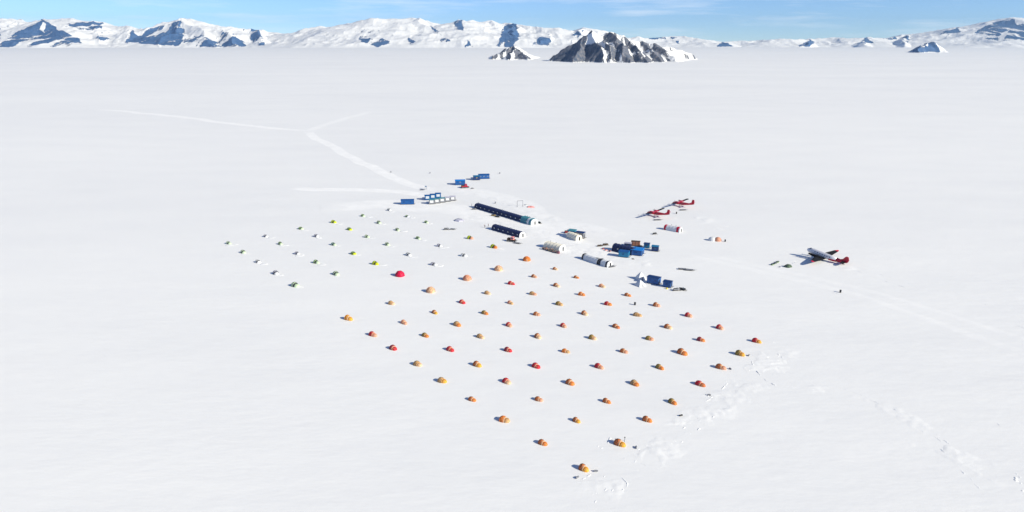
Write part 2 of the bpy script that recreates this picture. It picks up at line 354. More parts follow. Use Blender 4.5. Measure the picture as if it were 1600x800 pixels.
massif('mountain', 'small rocky knoll left of the dark central mountain', 740, 868, .8, 3800, 5600, 110, [
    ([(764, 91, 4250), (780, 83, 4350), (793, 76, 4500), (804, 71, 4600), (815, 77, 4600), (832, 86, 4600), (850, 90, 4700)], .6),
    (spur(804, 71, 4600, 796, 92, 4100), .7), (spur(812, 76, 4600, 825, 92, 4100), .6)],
    M['rockShadeN'], 120, 18, [([(755, 100), (800, 66), (806, 72), (798, 82), (800, 100)], .6), ([(803, 72), (830, 92), (805, 94)], .3)], .1, .3, 5)
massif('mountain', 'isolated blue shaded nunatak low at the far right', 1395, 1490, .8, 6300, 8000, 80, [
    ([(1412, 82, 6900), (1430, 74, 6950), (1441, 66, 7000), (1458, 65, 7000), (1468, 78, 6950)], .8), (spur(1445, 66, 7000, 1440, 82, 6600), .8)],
    M['rockHazeF'], 160, 25, [([(1410, 84), (1440, 64), (1460, 64), (1470, 82)], .75), ([(1440, 68), (1452, 67), (1450, 72), (1438, 73)], -1)], .1, .3, 9)
Yf = 13500
def sky(pts, Y): return [(p[0], p[1], Y + 260 * math.sin(p[0] * .05)) for p in pts]
left = [(-60, 40), (-30, 33), (0, 30), (25, 29), (45, 36), (66, 29), (80, 30), (107, 26), (125, 29), (145, 33), (162, 41), (197, 42), (230, 44), (260, 40), (277, 35), (290, 29), (305, 31), (325, 39), (350, 42), (390, 46), (404, 46), (420, 53), (460, 53), (500, 55)]
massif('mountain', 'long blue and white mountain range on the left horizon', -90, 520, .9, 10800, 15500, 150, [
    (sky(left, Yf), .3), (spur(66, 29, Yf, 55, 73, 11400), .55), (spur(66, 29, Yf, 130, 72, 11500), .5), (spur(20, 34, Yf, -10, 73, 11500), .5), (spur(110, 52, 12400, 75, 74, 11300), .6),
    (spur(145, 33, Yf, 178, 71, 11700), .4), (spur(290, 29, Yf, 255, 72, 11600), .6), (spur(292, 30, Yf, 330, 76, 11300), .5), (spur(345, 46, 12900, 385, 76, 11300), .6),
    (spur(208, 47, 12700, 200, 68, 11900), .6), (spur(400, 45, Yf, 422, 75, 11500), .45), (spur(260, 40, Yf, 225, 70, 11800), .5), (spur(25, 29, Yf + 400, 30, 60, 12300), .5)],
    M['rockHazeF'], 420, 95, [([(-60, 60), (-20, 40), (0, 42), (0, 66), (30, 50), (66, 29), (95, 47), (112, 52), (125, 60), (128, 72), (-60, 74)], .6), ([(104, 38), (145, 32), (162, 42), (150, 49), (125, 46)], .4),
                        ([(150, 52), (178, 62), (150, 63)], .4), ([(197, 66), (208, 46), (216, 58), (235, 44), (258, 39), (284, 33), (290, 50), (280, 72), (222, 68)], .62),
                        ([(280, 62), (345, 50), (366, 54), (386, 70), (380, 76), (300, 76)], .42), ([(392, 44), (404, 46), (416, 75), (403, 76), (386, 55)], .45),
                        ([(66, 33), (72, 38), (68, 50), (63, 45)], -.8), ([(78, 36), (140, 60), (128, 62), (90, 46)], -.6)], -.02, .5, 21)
mid = [(395, 50), (420, 52), (460, 51), (475, 46), (500, 42), (530, 43), (545, 36), (562, 31), (600, 29.5), (630, 30), (652, 29), (664, 35), (680, 42), (700, 38), (722, 30), (735, 33), (745, 33), (770, 33), (782, 42), (797, 36), (806, 36), (815, 43), (840, 43), (860, 42), (895, 46), (908, 42), (915, 50), (960, 56), (1000, 59), (1070, 57), (1100, 60), (1130, 66), (1160, 64)]
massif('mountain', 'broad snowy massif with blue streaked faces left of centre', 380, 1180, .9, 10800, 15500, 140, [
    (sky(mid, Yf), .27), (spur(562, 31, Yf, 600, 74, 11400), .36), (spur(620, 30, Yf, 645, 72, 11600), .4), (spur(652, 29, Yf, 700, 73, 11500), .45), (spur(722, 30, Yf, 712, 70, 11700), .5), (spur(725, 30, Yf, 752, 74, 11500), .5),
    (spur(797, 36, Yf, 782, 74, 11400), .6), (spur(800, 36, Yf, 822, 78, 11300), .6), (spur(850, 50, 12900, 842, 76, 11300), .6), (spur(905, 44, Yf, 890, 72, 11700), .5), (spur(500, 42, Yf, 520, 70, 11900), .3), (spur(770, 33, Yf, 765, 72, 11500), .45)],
    M['rockHazeF'], 520, 80, [([(545, 44), (600, 48), (598, 55), (550, 52)], .3), ([(560, 58), (600, 60), (611, 66), (592, 73), (565, 66)], .5), ([(632, 50), (648, 66), (640, 69)], .5), ([(672, 40), (704, 64), (690, 68)], .5),
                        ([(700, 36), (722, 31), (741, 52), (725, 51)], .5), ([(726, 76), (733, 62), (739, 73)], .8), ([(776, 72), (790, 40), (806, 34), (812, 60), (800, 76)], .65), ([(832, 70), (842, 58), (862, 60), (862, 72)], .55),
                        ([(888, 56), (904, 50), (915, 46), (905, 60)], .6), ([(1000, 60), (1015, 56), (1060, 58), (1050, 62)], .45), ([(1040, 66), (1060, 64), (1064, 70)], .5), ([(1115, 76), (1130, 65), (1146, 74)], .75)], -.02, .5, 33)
right = [(1100, 66), (1140, 66), (1180, 62), (1200, 60), (1240, 61), (1300, 59), (1350, 58), (1380, 60), (1400, 57), (1420, 54), (1440, 53), (1470, 50), (1495, 43), (1510, 49), (1522, 51), (1545, 38), (1565, 30), (1582, 29), (1600, 27), (1620, 31), (1660, 36), (1700, 48)]
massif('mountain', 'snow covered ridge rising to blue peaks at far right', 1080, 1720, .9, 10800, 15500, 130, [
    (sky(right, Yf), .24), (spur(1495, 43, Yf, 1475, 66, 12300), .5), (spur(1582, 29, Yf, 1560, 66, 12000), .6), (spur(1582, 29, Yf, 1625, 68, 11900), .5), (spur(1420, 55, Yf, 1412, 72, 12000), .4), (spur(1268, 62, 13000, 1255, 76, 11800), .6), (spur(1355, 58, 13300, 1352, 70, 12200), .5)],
    M['rockHazeF'], 420, 65, [([(1252, 76), (1264, 61), (1274, 65), (1262, 75)], .8), ([(1350, 57), (1363, 58), (1365, 67), (1350, 67)], .75), ([(1378, 61), (1400, 56), (1402, 62)], .7), ([(1405, 58), (1421, 56), (1419, 68)], .7),
                        ([(1463, 54), (1495, 42), (1500, 50), (1476, 53)], .75), ([(1521, 51), (1545, 37), (1582, 29), (1590, 40), (1620, 36), (1660, 66), (1570, 63), (1577, 46), (1560, 56)], .7), ([(1535, 62), (1560, 58), (1562, 64)], .5)], -.02, .45, 47)  # blue peaks traced from shaded snow and stone, shade painted in

# ------------------------------------------------------------------ tents
WORDS = dict(orange='orange', rust='rust orange', amber='amber', tan='tan', olive='olive', salmon='salmon', red='red', crimson='crimson', maroon='maroon', peach='peach',
             pgreen='pale green', green='green', lime='lime', gteal='sea green', lav='lavender grey', white='white', lgrey='pale grey', grey='grey', dark='dark', dgreen='dark green', black='black')
def dome_sections(W, Lh, h, n, x0, rings=6, p=2.3):
    out = []
    for k in range(rings + 1):
        f = k / rings; z = h * math.sin(f * math.pi / 2); q = (1 - math.sin(f * math.pi / 2) ** p) ** (1 / p) if f < 1 else .03
        if n == 12 and 0 < f < 1: q *= .94
        out.append([(x0 + Lh * q * math.cos(2 * math.pi * i / n), W * q * math.sin(2 * math.pi * i / n), z) for i in range(n)])
    return out
TENTS = {}
def make_tent(body, band, vest, door, loc, rz, label, group, arch_m=None):
    t = thing('dome_tent', label, 'tent', loc, rz, group)
    b = MB(); b.loft(dome_sections(1.2, 1.3, 1.5, 12, -.35)); b.build('canopy', M[body], t)
    # vestibule: ribbed porch falling to the snow on the +x side
    b = MB(); rings = []
    for k, (x, w, h) in enumerate(((.62, .95, .9), (1.05, .98, 1.08), (1.45, .92, 1.05), (1.8, .7, .78), (2.15, .42, .1))):
        rings.append([(x, w * math.cos(a), h * math.sin(a) ** .8) for a in [math.pi * i / 8 for i in range(9)]])
    b.loft(rings); b.build('vestibule', M[vest], t)
    b = MB()
    for s_ in (-1, 1):   # two crossing pole sleeves
        pts = []
        for i in range(13):
            a = math.pi * i / 12; q = math.cos(a); z = math.sin(a)
            pts.append((-.35 + s_ * .6 * q, 1.16 * q, 1.54 * z ** .85))
        b.tube(pts, .045, 5)
    b.build('pole_sleeve', M[band], t)
    b = MB(); rings = []
    for x in (.28 if arch_m else -.05, .6):
        rings.append([(x, 1.1 * math.cos(a), 1.36 * math.sin(a)) for a in [math.pi * i / 10 for i in range(11)]])
    b.loft(rings); b.build('arch_band', M[arch_m or band], t)
    b = MB(); b.loft([[(1.55, -.25 - .0, .1), (1.72, -.28, .86), (1.2, -.7, .82), (1.1, -1.0, .1)], [(1.60, -.31, .1), (1.76, -.33, .88), (1.24, -.76, .86), (1.13, -1.06, .1)]]); b.build('door_panel', M[door], t)
    return t
def tent(px, py, body, vest, label, group, band='dark', door=None, rz=-42, scale=1.0):
    g = G(px, py + 3); key = (body, band, vest, body == 'lime' and py > 400)
    rz = R(rz + rng.uniform(-16, 16)); sc = scale * rng.uniform(.84, .97); sc = (sc * rng.uniform(.9, 1.08), sc * rng.uniform(.88, 1.08), sc * rng.uniform(.88, 1.12))
    if key in TENTS: return copy_thing(TENTS[key], g, rz, label, group, sc)
    t = make_tent(body, band, vest, 'peach' if band != 'dark' else 'orange' if body == 'lime' and vest == 'lime' and py > 400 else vest, g, rz, label, group, None if band == 'dark' else {'red': 'salmon', 'maroon': 'salmon', 'tan': 'tan', 'olive': 'tan'}.get(body, 'peach')); TENTS[key] = t; t.scale = sc; return t
ORD = ['top', 'second', 'third', 'fourth', 'fifth', 'sixth', 'seventh', 'eighth', 'ninth']
rows = [
 [(544, 496, 'amber', 'amber', 1.15), (582, 521, 'red', 'salmon', 1.15), (614, 542, 'maroon', 'red'), (652, 567, 'tan', 'peach'), (690, 593, 'tan', 'amber'), (737, 622, 'rust', 'orange'), (787, 654, 'orange', 'tan', 1.25), (847, 690, 'rust', 'orange'), (911, 730, 'rust', 'amber', 1.1)],
 [(611, 472, 'tan', 'peach', 1.1), (631, 502, 'salmon', 'salmon'), (664, 522, 'olive', 'orange'), (703, 544, 'red', 'red'), (745, 568, 'rust', 'amber'), (791, 594, 'red', 'peach'), (841, 622, 'rust', 'salmon'), (900, 655, 'rust', 'amber'), (967, 691, 'rust', 'amber', 1.15)],
 [None, (679, 486, 'rust', 'amber'), (714, 505, 'tan', 'orange'), (750, 524, 'tan', 'peach'), (793, 545, 'maroon', 'red'), (837, 570, 'red', 'red'), (890, 596, 'rust', 'orange'), (947, 625, 'rust', 'orange'), (1010, 654, 'rust', 'orange', 1.1)],
 [None, (722, 470, 'red', 'red'), (757, 487, 'olive', 'orange'), (795, 506, 'red', 'salmon'), (840, 524, 'rust', 'peach'), (883, 547, 'orange', 'tan'), (935, 571, 'red', 'salmon'), (991, 597, 'tan', 'orange', 1.1), (1050, 626, 'olive', 'orange', 1.1)],
 [None, (761, 456, 'tan', 'peach'), (797, 471, 'salmon', 'tan'), (838, 489, 'rust', 'salmon'), (880, 507, 'red', 'salmon'), (925, 526, 'olive', 'peach'), (974, 547, 'rust', 'salmon'), (1030, 572, 'olive', 'orange'), (1093, 598, 'red', 'rust')],
 [None, (798, 441, 'red', 'red'), (832, 457, 'tan', 'salmon'), (873, 473, 'olive', 'tan'), (913, 488, 'rust', 'peach'), (962, 508, 'rust', 'rust'), (1014, 527, 'olive', 'salmon'), (1065, 549, 'rust', 'orange', 1.1), (1125, 572, 'rust', 'salmon', 1.05)],
 [(834, 430, 'rust', 'salmon', .9), (869, 444, 'rust', 'peach'), (908, 458, 'orange', 'orange'), (949, 473, 'red', 'orange'), (995, 490, 'tan', 'tan', .95), (1043, 509, 'rust', 'peach'), (1094, 529, 'maroon', 'orange'), (1155, 551, 'olive', 'amber', 1.1)],
 [(867, 418, 'rust', 'peach', .85), (900, 431, 'rust', 'orange', .85), (940, 445, 'salmon', 'peach', .95), (980, 459, 'rust', 'orange', .95), (1025, 475, 'rust', 'salmon'), (1075, 491, 'red', 'salmon'), (1124, 510, 'red', 'salmon'), (1181, 531, 'red', 'amber')]]
RW = ['leftmost', 'second', 'third', 'fourth', 'fifth', 'sixth', 'seventh', 'rightmost']
for ri, row in enumerate(rows):
    for k, e in enumerate(row):
        if e is None: continue
        px, py, bd, vs = e[:4]; sc = e[4] if len(e) > 4 else 1.0
        two = WORDS[bd] + ' dome tent' + ((' with %s porch' % WORDS[vs]) if vs != bd else '')
        tent(px, py, bd, vs, '%s, %s down the %s diagonal row of orange tents' % (two, 'topmost' if k == 0 else ORD[k], RW[ri]), 'orange and red dome tents pitched in diagonal rows',
             band='maroon' if bd in ('red', 'maroon', 'crimson') else 'rust' if bd in ('orange', 'amber', 'salmon') else 'dkbrown', scale=sc * (.82 if py > 610 else 1))
grows = [
 [(357, 378, 'pgreen', 'pgreen'), (380, 392, 'pgreen', 'pgreen'), (403, 407, 'lgrey', 'white'), (431, 425, 'lav', 'white', 1.05), (461, 444, 'pgreen', 'pgreen', 1.25)],
 [(415, 367, 'lav', 'white'), (438, 379, 'green', 'pgreen'), (464, 394, 'lav', 'white'), (494, 408, 'green', 'pgreen'), (525, 426, 'pgreen', 'pgreen', 1.15)],
 [(470, 355, 'green', 'pgreen'), (494, 367, 'lav', 'white'), (521, 380, 'gteal', 'pgreen'), (552, 394, 'green', 'lime', 1.05), (586, 410, 'lime', 'lime', 1.15)],
 [(521, 345, 'lime', 'lime', 1.05), (546, 356, 'green', 'lime'), (573, 368, 'pgreen', 'pgreen'), (605, 380, 'pgreen', 'pgreen'), (638, 396, 'lgrey', 'white'), (677, 411, 'lav', 'white', 1.05)],
 [(567, 335, 'green', 'pgreen'), (592, 346, 'pgreen', 'pgreen'), (621, 357, 'pgreen', 'pgreen'), (653, 370, 'green', 'pgreen'), (686, 382, 'lav', 'white'), (724, 397, 'lgrey', 'white', 1.05)],
 [(608, 326, 'lgrey', 'lgrey', .85), (636, 336, 'green', 'lgrey', .9), (666, 345, 'green', 'pgreen'), None, (734, 370, 'lime', 'salmon', 1.15), (771, 384, 'lime', 'orange', 1.15)]]
GW = ['leftmost', 'second', 'third', 'fourth', 'fifth', 'rightmost']
for ri, row in enumerate(grows):
    for k, e in enumerate(row):
        if e is None: continue
        px, py, bd, vs = e[:4]; sc = e[4] if len(e) > 4 else 1.0
        two = WORDS[bd] + ' dome tent' + ((' with %s porch' % WORDS[vs]) if vs != bd else '')
        tent(px, py, bd, vs, '%s, %s down the %s row of pale tents' % (two, 'topmost' if k == 0 else ORD[k], GW[ri]), 'pale and green dome tents at the left of the camp', band='dark', scale=sc * 1.05, rz=-38)
def big_dome(px, py, col, label, s=1.0, facets=16, group='larger orange clam tents'):
    g = G(px, py + 3); t = thing('clam_tent', label, 'tent', g, R(-35), group); t.scale = (s,) * 3
    b = MB(); rings = []
    for i in range(17):
        a = math.pi * i / 16; w = 1.75 * math.sin(a) ** .7 + .03; x = -1.9 * math.cos(a); h = 2.25 * math.sin(a) ** .75 * (1 if i % 2 else .96) + .02
        rings.append([(x, w * math.cos(q), h * math.sin(q) ** .85) for q in [math.pi * j / 12 for j in range(13)]])
    b.loft(rings); b.build('canopy', M[col], t)
    b = MB()
    for i in (3, 5, 8, 11, 13):
        a = math.pi * i / 16; w = 1.79 * math.sin(a) ** .7 + .03; x = -1.93 * math.cos(a); h = 2.3 * math.sin(a) ** .75
        b.tube([(x, w * math.cos(q), h * math.sin(q) ** .85) for q in [math.pi * j / 12 for j in range(13)]], .05, 4)
    b.build('hoop', M['rust' if col != 'crimson' else 'maroon'], t)
    if col != 'crimson':
        b = MB(); b.loft([[(.75, -1.5, .1), (.7, -1.42, 1.25), (1.15, -1.2, 1.2), (1.35, -1.15, .1)], [(.82, -1.72, .1), (.76, -1.6, 1.3), (1.25, -1.38, 1.22), (1.5, -1.3, .1)]]); b.build('door', M['peach'], t)
    return t
big_dome(673, 453, 'peach', 'tall peach orange hooped tent, lowest of the four larger ones', 1.0)
big_dome(730, 434, 'salmon', 'tall salmon hooped tent between the two peach ones', 1.0)
big_dome(779, 419, 'peach', 'tall peach orange hooped tent, second highest of the four larger ones', 1.0)
big_dome(823, 404, 'orange', 'tall orange hooped tent, highest of the four larger ones', .95)
big_dome(625, 428, 'crimson', 'plain bright crimson dome tent standing alone between both tent fields', 1.1, group='single crimson tent')
# snow banked up around the pale tents
b = MB()
for row in grows:
    for e in row:
        if not e: continue
        g = G(e[0] + 3, e[1] + 4); L = rng.uniform(1.8, 3.6)
        for q in range(2):
            ox, oy = rng.uniform(0, L), rng.uniform(-2.2, .3); s = rng.uniform(.8, 1.6); hh = rng.uniform(.05, .15)
            b.loft([[(g.x + ox + math.cos(a) * s * r_ * 1.6, g.y + oy + math.sin(a) * s * r_, hh * z - .02) for a in [i * .785 for i in range(8)]] for r_, z in ((1, 0), (.85, .5), (.5, .9), (.1, 1))])
tag(b.build('snow_drifts', M['snow'], smooth=True), 'low drifts of shovelled snow against the pale tents', None, kind='structure')

# ------------------------------------------------------------------ long arched tents
def arch(W, h, n=14, p=.72):
    return [(W / 2 * math.copysign(abs(math.cos(a)) ** p, math.cos(a)), h * math.sin(a) ** p) for a in [math.pi * i / n for i in range(n + 1)]]
def quonset(label, a, c, W, h, cover, end, windows=0, bands=(), winmat='pane', group=None, ribs=True, step=1.8, door=True, name='arched_tent', colour2=None, shift=0, side=1, chimney=()):
    """a, c: ground points (pixels) of the near side's base line"""
    A, B = G(*a), G(*c); d = (B - A); L = d.length; d.normalize(); nrm = Vector((-d.y, d.x, 0))
    if nrm.y < 0: nrm = -nrm
    ctr = (A + B) / 2 + nrm * W / 2
    t = thing(name, label, 'tent', ctr, math.atan2(d.y, d.x), group)
    n = max(2, int(L / step)); rings = []
    for i in range(2 * n + 1):
        x = -L / 2 + L * i / (2 * n); k = 1 if i % 2 == 0 else .975
        rings.append([(x, y * k, z * k) for y, z in arch(W, h)])
    b = MB(); b.loft(rings); b.build('cover', M[cover], t)
    if ribs:
        b = MB()
        for i in range(n + 1):
            x = -L / 2 + L * i / n; b.tube([(x, y * 1.005, z * 1.005) for y, z in arch(W, h)], .06, 4)
        b.build('rib', M[colour2 or cover], t)
    for s_ in (-1, 1):
        b = MB(); b.loft([[(s_ * (L / 2 + o), y * k, z * k) for y, z in arch(W, h)] for o, k in ((-.02, .995), (.25, .93), (.38, .6))]); e = b.build('end_wall', M[end], t)
        if door and s_ == 1:
            b = MB(); b.box((L / 2 + .36, .2, 1.0), (.16, 1.0, 2.0)); dd = b.build('door', M['dark'], e)
    ns = -1 if (Matrix.Rotation(math.atan2(d.y, d.x), 3, 'Z') @ Vector((0, 1, 0))).dot(nrm) > 0 else 1
    for i in range(windows):
        x = -L / 2 + L * (i + .6) / windows + .25 * math.sin(i * 5.1)
        yy = W / 2 * .955; b = MB(); T = Matrix.Translation((x, ns * yy, h * .5)) @ Matrix.Rotation(-ns * R(14), 4, 'X')
        b.box((0, 0, 0), (1.0, .16, .8), mtx=T); w = b.build('window', M['dark'], t)
        b = MB(); b.box((0, ns * .06, 0), (.8, .1, .62), mtx=T); b.build('pane', M[winmat], w)
    for (x0, x1, mt) in bands:
        b = MB(); xa, xb = -L / 2 + L * x0, -L / 2 + L * x1
        o = [(y * 1.025, z * 1.025) for y, z in arch(W, h)]
        b.loft([[(x, y, z) for y, z in o] for x in (xa, (xa + xb) / 2, xb)]); b.build('cover_band', M[mt], t)
    for x in chimney:
        b = MB(); b.tube([(-L / 2 + L * x, 0, h * .95), (-L / 2 + L * x, 0, h + .7)], .12, 6); b.tube([(-L / 2 + L * x, 0, h + .72), (-L / 2 + L * x, 0, h + .85)], .2, 6); b.build('vent_pipe', M['grey'], t)
    return t
quonset('very long black arched tent with a row of small windows', (741, 325), (815, 347.5), 5.2, 2.9, 'navy', 'black', windows=11, chimney=(.02, .3, .55), name='mess_tent')
quonset('short teal roofed arched tent joined to the right end of the longest tent', (813, 347), (829, 352), 5.8, 3.4, 'lteal', 'white', windows=1, bands=((.62, .8, 'white'),), chimney=(.35, .55), name='mess_tent')
quonset('shorter black arched tent with white end below the longest tent', (768, 359), (811, 371.5), 4.8, 2.9, 'navy', 'white', windows=6, chimney=(.2, .6), name='mess_tent')
quonset('cream white arched tent with crates stacked along its near side', (849, 387), (873, 393.5), 5.6, 3.0, 'cream', 'offw', chimney=(.25, .6), name='arched_tent')
quonset('cream arched tent in front of the grey blue boxes', (885, 371), (899, 376.5), 4.6, 3.0, 'cream', 'cream', name='arched_tent')
quonset('white arched tent with black band at its left end', (909, 405), (932, 413), 3.6, 2.6, 'offw', 'dark', bands=((-.02, .08, 'dark'),), name='arched_tent')
quonset('short white arched tent with black bands at both ends', (935, 413.5), (948, 418), 3.7, 2.7, 'offw', 'white', bands=((-.04, .2, 'dark'), (.8, .98, 'dark')), name='arched_tent')
quonset('white arched tent with red bands at both ends near the planes', (1037, 359), (1061, 363.5), 3.8, 2.7, 'offw', 'white', bands=((.0, .12, 'redp'), (.8, .94, 'redp')), chimney=(.4, .68), name='arched_tent')
quonset('long navy blue arched tent amid the blue cabins', (956, 392), (986, 399.5), 5.0, 3.6, 'navy', 'deep', name='arched_tent', windows=2)

# ------------------------------------------------------------------ cabins
def cabin(px, py, L, W, h, rz, wall, roof, label, group=None, gable=.35, door='dark', windows=2, name='cabin', sled=True, frame=None, wmat='glass', z0=.35, panel=False):
    t = thing(name, label, 'cabin', G(px, py), R(rz), group)
    b = MB(); b.box((0, 0, z0 + h / 2), (L, W, h), bevel=.05); b.build('wall', M[wall], t)
    b = MB(); e = .18; b.loft([[(x, -W / 2 - e, z0 + h), (x, -W / 2 - e, z0 + h + .12), (x, 0, z0 + h + .12 + gable), (x, W / 2 + e, z0 + h + .12), (x, W / 2 + e, z0 + h)] for x in (-L / 2 - e, L / 2 + e)])
    b.build('roof', M[roof], t)
    b = MB(); b.box((L / 2 + .04, -W * .12, z0 + .98), (.1, .85, 1.9)); dd = b.build('door', M[door], t)
    b = MB(); b.box((L / 2 + .12, -W * .12 + .3, z0 + 1.0), (.06, .08, .2)); b.build('handle', M['steel'], dd)
    for i in range(windows):
        x = -L / 2 + L * (i + .5) / windows
        for s_ in (-1, 1):
            b = MB(); b.box((x, s_ * (W / 2 + .03), z0 + h * .6), (L * .78 if panel else min(1.0, L / windows * .5), .08, h * .75 if panel else .7)); w = b.build('window', M[frame or 'offw'], t)
            b = MB(); b.box((x, s_ * (W / 2 + .06), z0 + h * .6), (L * .62 if panel else min(.8, L / windows * .4), .06, h * .6 if panel else .52)); b.build('pane', M[wmat], w)
    if sled:
        for s_ in (-1, 1):
            b = MB(); b.box((0, s_ * W * .36, .2), (L * 1.02, .22, .26)); b.tube([(L * .5, s_ * W * .36, .12), (L * .5 + .5, s_ * W * .36, .22), (L * .5 + .8, s_ * W * .36, .5)], .09, 6); b.build('skid', M['dark'], t)
    return t
cabin(756, 279, 8.5, 4.6, 3.0, 8, 'blue', 'blue', 'long blue cabin, farthest from the tents', windows=3, wmat='deep')
cabin(744.5, 281, 5.0, 4.4, 2.8, 8, 'deep', 'teal', 'dark blue cabin joined to the left of the farthest cabin', windows=1, frame='yellow')
cabin(719, 288.5, 7.5, 4.6, 3.1, 6, 'blue', 'sky', 'bright blue cabin behind the red vehicle', windows=1, door='white', frame='white')
cabin(637, 319, 8.5, 3.6, 2.7, 4, 'blue', 'blue', 'single blue cabin at the left above the pale tents', windows=2, wmat='deep', frame='blue')
for i in range(3):
    cabin(668 + i * 8.3, 312.2 - i * 1.6, 3.7, 3.4, 2.8, 8, 'blue', 'blue', ['leftmost', 'middle', 'rightmost'][i] + ' blue hut with white panels in the back row of huts', 'small panelled huts in two rows', windows=1, wmat='offw', frame='teal', door='blue', panel=True)
for i in range(5):
    cabin(674.5 + i * 8.2, 318.6 - i * 1.3, 3.6, 3.2, 2.6, 8, 'grey', 'lav' if i > 2 else 'lteal', ['leftmost', 'second from left', 'middle', 'second from right', 'rightmost'][i] + ' grey hut with white panels in the front row of huts', 'small panelled huts in two rows', windows=1, wmat='white', frame='grey', door='dark', panel=True)
cabin(975, 401, 5.0, 3.6, 2.6, -22, 'teal', 'blue', 'teal box cabin in front of the navy arched tent', windows=1, frame='teal', wmat='deep', gable=.15)
cabin(996, 397.5, 5.6, 5.6, 2.6, -24, 'blue', 'sky', 'bright blue cabin at the right end of the navy arched tent', windows=1, frame='blue', wmat='deep', gable=.2)
cabin(981, 386, 3.4, 2.4, 1.9, -24, 'deep', 'lav', 'low dark blue hut behind the navy arched tent', windows=1, gable=.1, frame='deep')
cabin(1010.5, 387, 2.8, 2.6, 2.0, -20, 'teal', 'deep', 'smaller blue hut right of the brown cargo', windows=1, frame='deep', gable=.1)
cabin(1023.5, 392, 3.4, 2.9, 2.3, -20, 'deep', 'teal', 'blue hut at the right end of the blue cluster', windows=1, frame='teal', gable=.1)
cabin(1021.5, 442.5, 5.4, 3.3, 2.6, -34, 'blue', 'deep', 'larger navy and blue cabin beside the white tents', windows=2, frame='blue', wmat='deep', gable=.25)
cabin(1043, 448, 3.5, 3.0, 2.2, -30, 'blue', 'deep', 'smaller blue cabin with yellow can in front', windows=1, frame='blue', wmat='deep', gable=.2)
cabin(894, 369, 4.0, 3.6, 3.2, -24, 'teal', 'lteal', 'grey teal hut behind the cream arched tent', windows=1, frame='teal', wmat='deep', gable=.15)
cabin(907, 371.5, 4.6, 3.0, 2.9, -28, 'grey', 'deep', 'dark grey blue hut right of the cream arched tent', windows=1, frame='grey', gable=.15)
# dark link between the two white arched tents
t = thing('link_tunnel', 'dark link between the two white arched tents', 'tunnel', G(934, 411), R(-40))
b = MB(); b.loft([[(x, y, z) for y, z in arch(3.0, 2.6)] for x in (-1.3, 0, 1.3)]); b.build('cover', M['dark'], t)
b = MB(); b.box((0, -1.42, 1.0), (.9, .14, 1.9)); b.build('door', M['grey'], t)

# white peaked tents
def pyramid(px, py, s, h, col, label, rz):
    t = thing('pyramid_tent', label, 'tent', G(px, py), R(rz), 'white peaked tents')
    b = MB(); b.loft([[(x * s * k, y * s * k, z) for x, y in ((-1, -1), (0, -1.04), (1, -1), (1.04, 0), (1, 1), (0, 1.04), (-1, 1), (-1.04, 0))] for k, z in ((1, 0), (.78, h * .3), (.45, h * .66), (.06, h))])
    b.build('canopy', M[col], t)
    b = MB(); b.tube([(0, 0, h - .1), (0, 0, h + .35)], .05, 6); b.build('pole', M['dark'], t)
    b = MB(); b.loft([[(-.35, -s * .99, .02), (.35, -s * .99, .02), (.1, -s * .7, h * .42)], [(-.4, -s * 1.05, .02), (.4, -s * 1.05, .02), (.1, -s * .75, h * .46)]]); b.build('door', M['grey'], t)
pyramid(1001, 436, 2.1, 3.4, 'white', 'white peaked tent casting a lavender shadow, farther of two', 12)
pyramid(1000, 446, 2.0, 2.6, 'offw', 'pale peaked tent left of the blue cabins, nearer of two', 30)

# ------------------------------------------------------------------ gear
def crate(px, py, d, rz, m, label, group, name='crate', cat='crate', strap=True):
    t = thing(name, label, cat, G(px, py), R(rz), group)
    b = MB(); b.box((0, 0, d[2] / 2), d, bevel=.04); b.build('box', M[m], t)
    b = MB(); b.box((0, 0, d[2] + .025), (d[0] * 1.03, d[1] * 1.03, .06)); b.build('lid', M['dark' if m not in ('dark', 'dkbrown') else 'wood'], t)
    if strap:
        b = MB()
        for x in (-d[0] * .25, d[0] * .25): b.box((x, 0, d[2] / 2 + .03), (.08, d[1] * 1.06, d[2] + .09))
        b.build('strap', M['lgrey'], t)
    return t
cols = ['dkbrown', 'wood', 'dkbrown', 'olive', 'dkbrown', 'wood', 'dkbrown', 'maroon']
names = ['dark brown', 'timber brown', 'dark brown', 'olive', 'dark brown', 'timber brown', 'dark brown', 'maroon']
for i in range(8):
    crate(849 + i * 3.3, 389.5 + i * .95, (1.3, 1.1, .9 + .5 * (i % 3 == 1)), -28 + 9 * (i % 3 - 1), cols[i], '%s crate, number %s from left beside the cream white arched tent' % (names[i], ['one', 'two', 'three', 'four', 'five', 'six', 'seven', 'eight'][i]), 'crates along the cream white tent')
def sled(px, py, L, rz, label, load=None, group=None, h=.9):
    t = thing('cargo_sled', label, 'sled', G(px, py), R(rz), group)
    b = MB(); b.box((0, 0, .42), (L, 1.5, .1))
    for i in range(6): b.box((-L / 2 + L * (i + .5) / 6, 0, .49), (L / 9, 1.6, .05))
    b.build('deck', M['grey'], t)
    for s_ in (-1, 1):
        b = MB(); b.box((0, s_ * .6, .12), (L, .16, .12)); b.tube([(L / 2 - .1, s_ * .6, .12), (L / 2 + .35, s_ * .6, .2), (L / 2 + .6, s_ * .6, .5)], .07, 6)
        for x in (-L * .3, 0, L * .3): b.box((x, s_ * .6, .28), (.1, .1, .22))
        b.build('runner', M['dark'], t)
    b = MB(); b.tube([(L / 2 + .5, .6, .45), (L / 2 + 1.6, 0, .4), (L / 2 + .5, -.6, .45)], .04, 5); b.build('tow_bar', M['steel'], t)
    return t
sled(955, 417, 3.2, 25, 'empty grey sled off the right end of the white arched tents')
sled(1066, 421, 3.8, -12, 'left half of the two flat sleds lying right of the blue cabins')
sled(1077, 422.5, 3.8, -10, 'right half of the two flat sleds lying right of the blue cabins')
